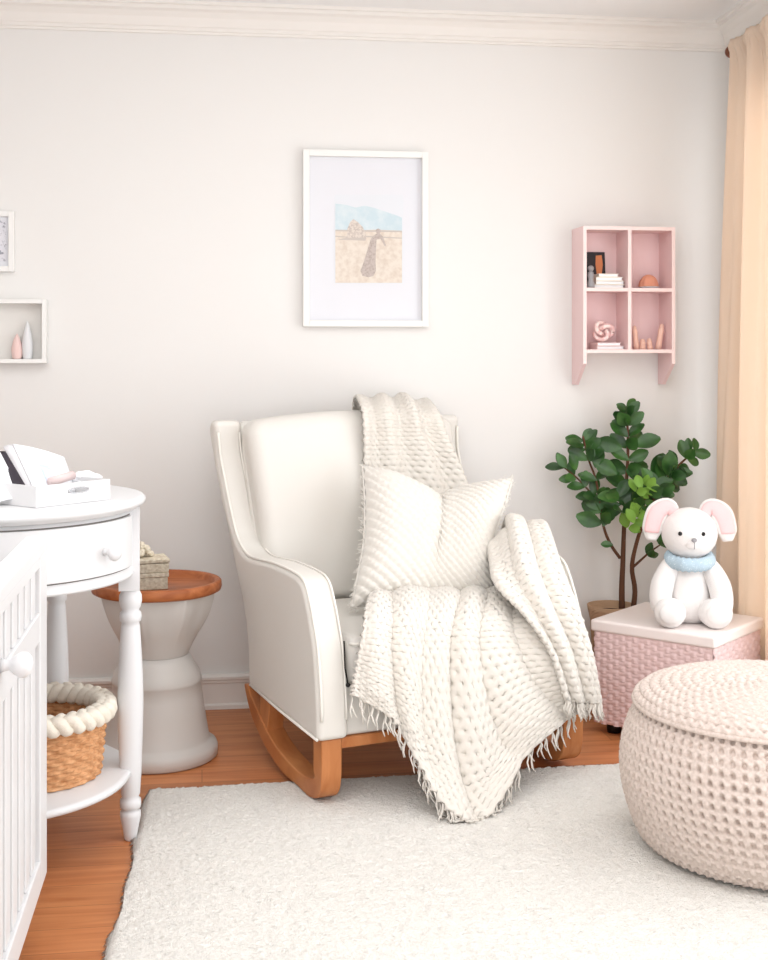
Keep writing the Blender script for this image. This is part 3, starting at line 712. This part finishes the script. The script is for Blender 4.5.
# shadow box with two vases
def shadowbox():
    b = on_wall(48, 363, 0); tp = on_wall(48, 300, 0); H = tp.z-b.z; Wd = .19; D = .055
    o = thing('wall_box_shelf', 'white open box shelf at the left edge holding pink and white bud vases', 'shelf', (b.x-Wd, WALLY-.001, b.z))
    g = G(); q = .014; g.add(*box(0, q, -D, 0, 0, H)); g.add(*box(Wd-q, Wd, -D, 0, 0, H)); g.add(*box(q, Wd-q, -D, 0, 0, q)); g.add(*box(q, Wd-q, -D, 0, H-q, H))
    g.build('frame', M_frame, o, smooth=False, bevel=.001, seg=2)
    g = G(); g.add(*box(q, Wd-q, -.006, 0, q, H-q)); g.build('back_panel', mat('box_back', (228, 225, 220), .8), o, smooth=False)
    def vase(px, h, r, m, label):
        p = on_wall(px, 357, .028); oz = b.z+q+.0005
        prof = [(0, 0), (r*.72, 0), (r*.9, h*.12), (r, h*.32), (r*.92, h*.5), (r*.62, h*.75), (r*.3, h*.92), (r*.12, h)]
        tag(simple('bud_vase', lathe([tuple(x) for x in cr(prof, 24)], 24), m, None, loc=(p.x, p.y, oz)), label, 'vase', 'bud vases in the wall box')
    vase(17, .085, .019, M_vpink, 'short pale pink bud vase inside the white wall box')
    vase(27.5, .128, .019, M_white, 'taller white bud vase inside the white wall box')
shadowbox()
# ------------------------------------------------------------------ pink cubby shelf
def cubby():
    D = .14; yb = WALLY-.001; yf = yb-D
    pl = on_wall(583, 226, D); pr = on_wall(675, 353, D); z1 = pl.z; z0 = on_wall(630, 353, D).z; zb = 1.125; zf = on_wall(583, 364, D).z
    x0, x1 = pl.x, pr.x; Wd = x1-x0; q = .0125
    o = thing('pink_wall_shelf', 'pink wooden four-cubby wall shelf with pointed side brackets', 'shelf', (x0, yb, z0))
    Z = lambda z: z-z0
    for a in (0, Wd-q):
        poly = [(0, Z(z1)), (-D, Z(z1)), (-D, Z(zf)), (-.05, Z(zb)+.006), (-.045, Z(zb)), (0, Z(zb))]
        g = G(); g.add(*prism(poly, a, a+q, 'x')); ob = g.build('side_panel', M_pink, o, smooth=False); fixn(ob)
        # pale painted front edge
        g = G(); g.add(*box(a, a+q, -D-.002, -D, Z(zf), Z(z1))); g.build('edge_band', M_pinkedge, ob, smooth=False)
    g = G(); g.add(*box(q, Wd-q, -.008, 0, 0, Z(z1))); g.build('back_panel', M_pink, o, smooth=False)
    zm = Z(on_wall(630, 291.5, D).z); T = Z(z1)
    for nm, za, zb_ in (('top_panel', T-q, T), ('shelf_board', zm, zm+q), ('shelf_board', 0, q)):
        g = G(); g.add(*box(q, Wd-q, -D, -.008, za, zb_)); ob = g.build(nm, M_pink, o, smooth=False)
        g = G(); g.add(*box(q, Wd-q, -D-.002, -D, za, zb_)); g.build('edge_band', M_pinkedge, ob, smooth=False)
    xm = on_wall(629.5, 300, D).x-x0
    for za, zb_ in ((q, zm), (zm+q, T-q)):
        g = G(); g.add(*box(xm-q/2, xm+q/2, -D, -.008, za, zb_)); ob = g.build('divider', M_pink, o, smooth=False)
        g = G(); g.add(*box(xm-q/2, xm+q/2, -D-.002, -D, za, zb_)); g.build('edge_band', M_pinkedge, ob, smooth=False)
    S1 = z0+zm+q; S0 = z0+q; fl = yf
    X = lambda px, off: on_wall(px, 300, D-off).x
    def book(x, y, z, w, d, h, rz, label, grp, cov=M_cream):
        b = thing('book', label, 'book', (x, y, z), rz, grp)
        g = G(); g.add(*box(-w/2, w/2, -d/2, d/2, 0, .0018)); g.add(*box(-w/2, w/2, -d/2, d/2, h-.0018, h)); g.add(*box(-w/2, -w/2+.002, -d/2, d/2, .0018, h-.0018))
        g.build('cover', cov, b, smooth=False)
        g = G(); g.add(*box(-w/2+.0025, w/2-.003, -d/2+.003, d/2-.003, .002, h-.002)); g.build('page_block', M_paper, b, smooth=False)
    gp = 'cream books in the upper left cubby'; z = S1+.0004
    for i, (w, h, dx, rz, nm) in enumerate(((.112, .0125, -.007, 0, 'bottom'), (.106, .0125, -.004, .04, 'second lowest'), (.098, .013, -.004, -.03, 'second highest'), (.074, .0115, -.010, .05, 'smallest and topmost'))):
        book(X(607, .07)+dx, fl+.068, z, w, .085, h, rz, 'cream book in upper left pink cubby, %s of four' % nm, gp); z += h+.0005
    # dark photo leaning at the back
    ph = thing('photo_print', 'dark photo card with an orange shape leaning behind the cream books', 'photo', (X(597, .10), fl+.105, S1+.0003)); 
    g = G(); g.add(*box(-.04, .034, -.0015, .0015, .0, .135)); c_ = g.build('card', mat('photo_dark', (44, 38, 40), .5), ph, smooth=False); ph.rotation_euler = (math.radians(-6), 0, 0)
    g = G(); g.add(*prism([(.002, .05), (-.002, .09), (.0, .122), (.022, .124), (.025, .09), (.02, .055), (.01, .035)], -.0025, -.0015, 'y')); ob = g.build('orange_shape', mat('photo_orange', (206, 128, 84), .6), ph, smooth=False); fixn(ob)
    fg = thing('figurine', 'small silver-grey figurine beside the cream books in upper left cubby', 'figurine', (X(590, .02), fl+.012, S1+.0003))
    simple('body', lathe([(0, 0), (.013, 0), (.014, .012), (.009, .03), (.012, .045), (.010, .056), (.0, .06)], 20), M_silver, fg); simple('head', ball((0, 0, .068), .011), M_silver, fg)
    # coral shell on white dish
    xd = X(649, .08); dish = tag(simple('dish', lathe([(0, 0), (.026, 0), (.036, .006), (.037, .008), (.034, .008), (.02, .004), (0, .003)], 28), M_white, None, loc=(xd, fl+.075, S1+.0004)), 'small white dish under the coral ornament in the upper right cubby', 'dish')
    n, m = 22, 28; V = []
    for j in range(n):
        p = PI*.5*j/(n-1)
        for i in range(m*2):
            a = 2*PI*i/(m*2); r = .036*(1+.05*math.cos(11*a)*math.cos(p)); V.append((r*math.cos(a)*math.cos(p), r*.75*math.sin(a)*math.cos(p), .044*math.sin(p)))
    tag(simple('shell_ornament', (V, grid_faces(n, m*2, True).tolist()+[list(range(m*2))[::-1]]), M_coral, None, loc=(xd-.002, fl+.078, S1+.0085)), 'domed coral orange ornament in the upper right cubby', 'ornament')
    # lower left: books and knot ornament
    gp = 'pale pink books in the lower left cubby'; z = S0+.0004
    for i, (w, h, dx, rz, nm) in enumerate(((.100, .012, 0.003, 0, 'lower, wider'), (.088, .0115, -.004, .05, 'upper, narrower'))):
        book(X(606, .07)+dx, fl+.068, z, w, .085, h, rz, 'pale pink book in lower left pink cubby, %s of the two' % nm, gp, M_pinkedge); z += h+.0005
    V = []; pts = []
    for k in range(140):
        a = 2*PI*k/140; r = .020+.0095*math.cos(3*a); pts.append((r*math.cos(2*a)*1.2, -.0105*math.sin(3*a), .040+r*math.sin(2*a)*1.1))
    kn = simple('knot_ornament', tube(pts, .0078, 12, True), mat('knot_pink', (240, 200, 196), .5, var=(60, (250, 232, 226), .45, .6)), None, loc=(X(604, .07)-.004, fl+.07, z+.001)); tag(kn, 'pink and white looped knot ornament on the two pale pink books', 'ornament')
    # lower right: four blush wooden pegs
    gp = 'blush wooden pegs in the lower right cubby'
    for (px, hh, r, ln, lab) in ((636.5, .078, .0095, .10, 'tall straight blush peg at the left of the lower right cubby'), (642.5, .030, .0105, 0, 'short round blush peg next to the tall straight one'), (650, .032, .010, .1, 'short notched blush peg beside the leaning tall one'), (658, .084, .0105, -.16, 'tall blush peg leaning to the right in the lower right cubby')):
        pts = [(-ln*hh*(k/5-.0), 0, hh*k/5) for k in range(6)]; rs = [r*1.0, r*1.05, r*.95, r*.9, r, r*.75]
        gg = G(); gg.add(*tube(pts, rs, 16)); gg.add(*ball(pts[-1], r*.78, 14, 8))
        tag(gg.build('wooden_peg', M_blush, None, loc=(X(px, .06), fl+.06, S0+.0005)), lab, 'peg', gp)
cubby()
# ------------------------------------------------------------------ pedestal table
PC = (-.700, 4.005)
ped = thing('pedestal_table', 'greige hourglass pedestal table with wooden tray top behind the white table', 'side table', W(*PC, 0), -TH)
g = G(); g.add(*lathe([(0, 0), (.178, 0), (.186, .006), (.187, .03), (.182, .042), (.166, .052), (.160, .06), (.150, .12), (.140, .19), (.134, .228), (.137, .232), (.137, .24), (.131, .262), (.108, .30), (.098, .316), (0, .316)], 80)); g.build('base', M_greige, ped)
def flute(a, z):
    k = ((a/(2*PI)*8+.15) % 1)-.5; w = min(max((z-.33)/.1, 0), 1); return 1-.05*w*(math.cos(PI*k)**2)*1.2+.03*w*math.exp(-(abs(k)-.5)**2/.003)
g = G(); g.add(*lathe([tuple(x) for x in cr([(0.097, .3165), (.103, .33), (.122, .37), (.145, .41), (.165, .455), (.176, .498), (.176, .506)], 26)], 160, mod=flute)); g.build('cup', M_greige, ped)
g = G(); g.add(*lathe([(0, .507), (.186, .507), (.196, .512), (.199, .522), (.198, .537), (.193, .542), (.184, .542), (.178, .537), (.176, .521), (.0, .520)], 96)); g.build('tray_top', M_teak, ped, smooth=True)
def wbox(px, Y, z, w, d, h, rz, lab):
    b = thing('woven_box', lab, 'box', W((px-CX)/F*Y, Y, z), rz-TH, 'grey woven boxes on the pedestal table')
    g = G(); g.add(*box(-w/2, w/2, -d/2, d/2, 0, h*.7)); g.build('base', M_woven, b, bevel=.003)
    g = G(); g.add(*box(-w/2-.003, w/2+.003, -d/2-.003, d/2+.003, h*.7+.001, h)); g.build('lid', M_woven, b, bevel=.003)
wbox(147, 4.00, .5205, .115, .11, .052, .28, 'grey woven lidded box, lower of two stacked on the wooden tray top')
wbox(147, 4.00, .573, .118, .113, .040, .32, 'grey woven lidded box, upper of two stacked on the wooden tray top')
g = G()
for k in range(60):
    a = random.uniform(0, 2*PI); r = random.uniform(0, .035); h = random.uniform(.0, .035)*(1-r/.045)
    g.add(*ball((r*math.cos(a)-.006, r*math.sin(a), .008+h), random.uniform(.006, .010), 8, 6))
tag(g.build('cotton_bundle', M_fluff, None, loc=W((143-CX)/F*4.0, 4.0, .6135)), 'bundle of fluffy beige dried cotton on top of the woven boxes', 'dried flowers')
# ------------------------------------------------------------------ round white table
TC = (-.98, 3.26)
rt = thing('round_table', 'round white painted table with one drawer, turned legs and lower shelf', 'table', W(*TC, 0), -TH)
g = G(); g.add(*lathe([(0, .852), (.356, .852), (.362, .855), (.366, .860), (.372, .862), (.376, .868), (.376, .874), (.371, .880), (.362, .8825), (0, .8825)], 128)); g.build('tabletop', M_white, rt)
g = G(); g.add(*lathe([(.332, .682), (.344, .682), (.347, .686), (.347, .690), (.344, .693), (.344, .8515), (.332, .8515)], 128, closed=True)); 
n_ = 128; o = g.build('apron', M_white, rt)
g = G(); g.add(*lathe([(0, .166), (.325, .166), (.336, .170), (.341, .178), (.336, .186), (.328, .188), (0, .188)], 96)); g.build('lower_shelf', M_white, rt)
LEG = [(.0135, 0), (.016, .004), (.018, .02), (.023, .045), (.0265, .062), (.026, .074), (.019, .080), (.0265, .084), (.027, .094), (.0265, .104), (.020, .110), (.024, .118), (.0275, .17), (.0315, .28), (.033, .36), (.031, .43), (.027, .50), (.024, .545), (.022, .556), (.027, .560), (.028, .570), (.027, .580), (.021, .587), (.026, .596), (.029, .610), (.0285, .625), (.023, .636), (.022, .640)]
for a in (10, 77, 190, 262):
    x, y = (.338)*math.cos(math.radians(a)), .338*math.sin(math.radians(a))
    g = G(); g.add(*lathe(LEG, 32, (x, y, 0))); c_, s_ = math.cos(math.radians(a)), math.sin(math.radians(a)); hb = .029
    V, Fc = box(-hb, hb*.8, -hb, hb, .640, .8515); V = [(x+p[0]*c_-p[1]*s_, y+p[0]*s_+p[1]*c_, p[2]) for p in V]; g.add(V, Fc)
    ob = g.build('leg', M_white, rt)
    for p in ob.data.polygons:
        if len(p.vertices) == 4 and p.center.z > .645: p.use_smooth = False
def arc_panel(r0, r1, a0, a1, z0, z1, n=40):
    V = []; Fc = []
    for i in range(n+1):
        a = math.radians(a0+(a1-a0)*i/n)
        for r, z in ((r0, z0), (r1, z0), (r1, z1), (r0, z1)): V.append((r*math.cos(a), r*math.sin(a), z))
    for i in range(n):
        for k in range(4): Fc.append((i*4+k, i*4+(k+1) % 4, (i+1)*4+(k+1) % 4, (i+1)*4+k))
    Fc += [(0, 3, 2, 1), tuple(n*4+k for k in range(4))]; return V, Fc
g = G(); g.add(*arc_panel(.340, .3515, -85, -2.5, .712, .838)); dr = g.build('drawer', M_white, rt); fixn(dr); bev(dr, .002, 2, 50)
M_gapshade = mat('gap_shade_grey', (120, 116, 112), .8)  # grey stands in for the shade in the slit round the drawer
g = G(); g.add(*arc_panel(.3405, .3448, -86, -1.8, .7085, .8415)); ob = g.build('drawer_shade_band', M_gapshade, rt); fixn(ob)  # solid band just wider than the drawer, its shadow line put into colour
for a in (-27, -62):
    r = .3515; ar = math.radians(a); V, Fc = lathe([(.009, 0), (.007, .006), (.006, .012), (.012, .018), (.018, .025), (.0195, .033), (.015, .041), (.006, .045), (0, .0455)], 20)
    V = [((r+v[2])*math.cos(ar)-v[0]*math.sin(ar), (r+v[2])*math.sin(ar)+v[0]*math.cos(ar), v[1]+.768) for v in V]
    kb = simple('knob', (V, Fc), M_white, dr); fixn(kb)
# white letter tray with papers
def letter_tray():
    p = np.array([-.807, 3.015]); q = np.array([-.672, 3.19]); L = np.linalg.norm(q-p); yaw = math.atan2(q[1]-p[1], q[0]-p[0])
    zt = .8835; o = thing('letter_tray', 'white box tray with handle slot holding papers on the round table', 'tray', W(p[0], p[1], zt), yaw-TH)
    D = .25; H = .05; q_ = .006
    def side_with_slot():
        g = G(); a, b, z0, z1 = L*.42, L*.70, .026, .037
        for bb in ((0, a, 0, H), (b, L, 0, H), (a, b, 0, z0), (a, b, z1, H)): g.add(*box(bb[0], bb[1], 0, q_, bb[2], bb[3]))
        return g
    side_with_slot().build('front_side', M_white, o, smooth=False)
    # handle ring
    ring = [(L*.56+math.cos(a)*(.030), -.001, .0315+math.sin(a)*.0065) for a in np.linspace(0, 2*PI, 28, endpoint=False)]
    simple('handle', tube(ring, .0016, 8, True), mat('chrome', (190, 190, 192), .25, metal=.9), o)
    g = G(); g.add(*box(0, q_, q_, D, 0, H)); g.build('side', M_white, o, smooth=False)
    g = G(); g.add(*box(L-q_, L, q_, D, 0, H)); g.build('side', M_white, o, smooth=False)
    g = G(); g.add(*box(q_, L-q_, D-q_, D, 0, H)); g.build('back_side', M_white, o, smooth=False)
    g = G(); g.add(*box(q_, L-q_, q_, D-q_, 0, .004)); g.build('bottom', M_white, o, smooth=False)
    def ray(px, py, Y):
        Y = Y-.105
        return np.array([(px-CX)/F*Y, Y, CH-(py-HY)*Y/F])
    def card(name, pts, m, label, cat, thick=.002, extra=None, curl=.006):
        Pc = np.array([[ray(*pts[0]), ray(*pts[1])], [ray(*pts[3]), ray(*pts[2])]])
        n = 14; u = np.linspace(0, 1, n); A = (1-u[:, None, None])*Pc[0][None]+u[:, None, None]*Pc[1][None]
        Gd = (1-u[None, :, None])*A[:, 0][:, None]+u[None, :, None]*A[:, 1][:, None]
        N = gnormals(Gd); Gd = Gd+N*(curl*np.sin(PI*u)[None, :, None])
        Gw = WN(Gd); org = Gw.reshape(-1, 3).min(0); ob = link(name, mesh(name, (Gw-org).reshape(-1, 3), grid_faces(n, n), m), None, Vector(org))
        s = ob.modifiers.new('s', 'SOLIDIFY'); s.thickness = thick; s.offset = 0; tag(ob, label, cat)
        return ob, Gw-org
    card('paper_sheet', [(-32, 470, 3.22), (0, 452, 3.25), (24, 499, 3.20), (-4, 503, 3.15)], M_paper, 'white paper at the far left edge of the tray', 'paper')
    card('folder', [(-10, 455, 3.255), (5, 452, 3.265), (31, 497, 3.215), (18, 498, 3.19)], mat('folder_dark', (52, 46, 54), .5), 'dark folder leaning inside the white tray', 'folder', .006)
    card('paper_sheet', [(3, 447, 3.28), (14, 445, 3.29), (40, 496, 3.245), (30, 497, 3.22)], mat('paper_grey', (214, 212, 214), .7), 'greyish paper leaning between the dark folder and the large white sheet', 'paper')
    bs, gd = card('paper_sheet', [(13, 444, 3.285), (64, 457, 3.40), (77, 492, 3.37), (37, 496, 3.225)], M_paper, 'large white sheet with a pale blue picture leaning in the tray', 'paper')
    N = gnormals(gd); nn = N if (N[5, 5] @ np.array([0, -1, 0])) > 0 else -N
    sub = gd[5:12, 4:8]+nn[5:12, 4:8]*.0016
    link('picture', mesh('picture', sub.reshape(-1, 3), grid_faces(7, 4), mat('pale_blue_print', (196, 210, 232), .8, var=(40, (226, 228, 236), .45, .6))), bs)
    # rolled pinkish paper and tissue
    a = WN(ray(50, 482, 3.27)); b = WN(ray(73, 475, 3.33))
    tag(simple('paper_roll', tube([Vector((0, 0, 0)), Vector(b-a)], .011, 16), mat('paper_pink', (226, 206, 204), .7), None, loc=Vector(a)), 'small pinkish rolled paper lying in the tray', 'paper')
    a = WN(ray(86, 479, 3.38)); V, Fc = ball((0, 0, 0), 1, 36, 24); V2 = []
    for v in V:
        k = 1+.10*math.sin(v.x*7+v.y*4)+.08*math.sin(v.y*9+v.z*6)+.07*math.sin(v.z*11+v.x*5); V2.append((v.x*.036*k, v.y*.026*k, v.z*.02*k))
    tag(simple('tissue', (V2, Fc), M_paper, None, loc=Vector(a)), 'crumpled white tissue at the right end of the tray', 'tissue')
letter_tray()
# wicker basket with braided rim
def basket():
    o = thing('wicker_basket', 'round wicker basket with thick cream braided rim on the lower table shelf', 'basket', W(-.862, 3.25, .189), -TH)
    H = .150; R0, R1 = .146, .160; n, m = 120, 560
    v = np.linspace(0, 1, n)[:, None]; a = np.linspace(0, 2*PI, m, endpoint=False)[None]
    R = R0+(R1-R0)*v**.8; ns = 46; rows = 15; ph = (np.floor(v*rows) % 2)*PI
    h = .0045*np.sin(PI*((v*rows) % 1))**.7*(1+0*a)+.0042*np.cos(a*ns/2*1+ph)*np.sin(PI*((v*rows) % 1))**.5
    P = np.stack([(R+h)*np.cos(a), (R+h)*np.sin(a), H*v+0*a], -1)
    w = link('weave', mesh('weave', P.reshape(-1, 3), grid_faces(n, m, True), M_wicker), o); fixn(w); s = w.modifiers.new('s', 'SOLIDIFY'); s.thickness = .006; s.offset = -1
    simple('bottom', lathe([(0, .001), (.134, .001), (.134, .006), (0, .006)], 48), M_wicker, o)
    for k in range(3):
        pts = []; N_ = 260
        for i in range(N_):
            t_ = 2*PI*i/N_; q = t_*11+k*2*PI/3; r = R1+.003+.014*math.sin(q); pts.append((r*math.cos(t_), r*math.sin(t_), H+.012+.011*math.sin(2*q)-.0*k))
        simple('rim_braid', tube(pts, .0155, 12, True), M_braid, o)
basket()
# ------------------------------------------------------------------ crib
def crib():
    ya = math.atan(.13); o = thing('crib', 'white painted wooden crib with slatted side at the left edge', 'crib', W(-.726, 2.80, 0), ya-TH)
    # local: side runs along -y from the far post at the origin, x to the right, thickness to -x
    ZB, ZT, L = .124, .85, 1.25; T = .038
    g = G(); g.add(*box(-T, 0, -.105, 0, ZB, ZT-.03)); g.build('post', M_white, o, smooth=False, bevel=.003)
    g = G(); g.add(*box(-T, 0, -L, -L+.10, 0, ZT-.03)); g.build('post', M_white, o, smooth=False, bevel=.003)
    g = G(); g.add(*box(-T-.006, .002, -L, .002, ZT-.03, ZT)); g.build('top_rail', M_white, o, smooth=False, bevel=.004)
    g = G(); g.add(*box(-T+.003, -.001, -L+.1, -.105, ZT-.052, ZT-.03)); g.build('upper_rail', M_white, o, smooth=False, bevel=.003)
    g = G(); g.add(*box(-T+.003, -.001, -L+.1, -.105, .645, .705)); g.build('middle_rail', M_white, o, smooth=False, bevel=.003)
    g = G(); g.add(*box(-T, 0, -L+.1, -.105, ZB, .19)); g.build('bottom_rail', M_white, o, smooth=False, bevel=.003)
    k = 0; y = -.135
    while y > -L+.14:
        for z0, z1 in ((.19, .645), (.705, ZT-.052)):
            g = G(); g.add(*box(-T+.008, -.006, y-.052, y, z0, z1)); g.build('slat', M_white, o, smooth=False, bevel=.003)
        y -= .082
    g = G(); g.add(*box(-T+.004, -T+.007, -L+.1, -.1, .19, ZT-.052)); g.build('backing_panel', mat('crib_backing', (206, 205, 203), .6), o, smooth=False)
    V, Fc = lathe([(.012, 0), (.010, .008), (.009, .014), (.016, .022), (.022, .032), (.0215, .042), (.015, .050), (.006, .053), (0, .0535)], 24)
    kn = simple('knob', ([(v[2]-.001, v[0]-.60, v[1]+.715) for v in V], Fc), M_white, o); fixn(kn)
    # far end, lower than the side, with inset foot
    g = G(); g.add(*box(-.62, -T-.001, -.04, -.005, .16, .76)); g.build('end_panel', M_white, o, smooth=False, bevel=.004)
    g = G(); g.add(*box(-.62, -T-.001, -L, -L+.035, .16, .76)); g.build('end_panel', M_white, o, smooth=False, bevel=.004)
    g = G(); g.add(*box(-.655, -.621, -L, -.005, ZB, .80)); g.build('side_panel', M_white, o, smooth=False, bevel=.004)
    V, Fc = soft_box((.285, .575, .05), .02, 6); simple('mattress', ([(v.x-.33, v.y-L/2, v.z+.40) for v in V], Fc), mat('mattress_cotton', (232, 230, 226), .9), o)
    g = G(); g.add(*box(-.62, -T-.001, -L+.036, -.041, .32, .349)); g.build('base_board', M_white, o, smooth=False)
    for x in (-.61, -.15):
        for y in (-.05, -L+.005): g = G(); g.add(*box(x, x+.045, y, y+.045, 0, .16)); g.build('leg', M_white, o, smooth=False, bevel=.003)
crib()
# ------------------------------------------------------------------ camera
cam = bpy.data.cameras.new('camera'); co = bpy.data.objects.new('camera', cam); C.objects.link(co)
co.location = (0, 0, CH); co.rotation_euler = (PI/2, 0, -TH)
cam.sensor_fit = 'VERTICAL'; cam.sensor_height = 24; cam.lens = 24*F/960
cam.shift_y = -(480-HY)/960; cam.clip_start = .05
bpy.context.scene.camera = co
# ------------------------------------------------------------------ light
def area(name, loc, rot, sx, sy, e, col):
    l = bpy.data.lights.new(name, 'AREA'); l.shape = 'RECTANGLE'; l.size = sx; l.size_y = sy; l.energy = e; l.color = col
    o = bpy.data.objects.new(name, l); C.objects.link(o); o.location = loc; o.rotation_euler = rot; return o
l_ = area('daylight_right', (RX1+.11, (WY0+WY1)/2, (WZ0+WZ1)/2), (0, PI/2, 0), WZ1-WZ0, WY1-WY0, 27, (.97, .98, 1))
bpy.context.view_layer.update(); turn(l_)
area('daylight_behind', ((BX0+BX1)/2, RY0-.11, (BZ0+BZ1)/2), (PI/2, 0, 0), BX1-BX0, BZ1-BZ0, 40, (.93, .965, 1))
area('overhead_fill', (.1, 1.75, RZ-.03), (0, 0, 0), 2.4, 2.6, 36, (.95, .975, 1))  # unseen fill added overhead to brighten the rug and upward-facing surfaces
w = bpy.data.worlds.new('world'); bpy.context.scene.world = w; w.use_nodes = True
w.node_tree.nodes['Background'].inputs[0].default_value = (.95, .98, 1, 1); w.node_tree.nodes['Background'].inputs[1].default_value = 1.2
vs = bpy.context.scene.view_settings
bpy.context.scene.display_settings.display_device = 'sRGB'
vs.view_transform = 'Standard'; vs.look = 'None'; vs.gamma = 1; vs.use_curve_mapping = False; vs.exposure = 0.09
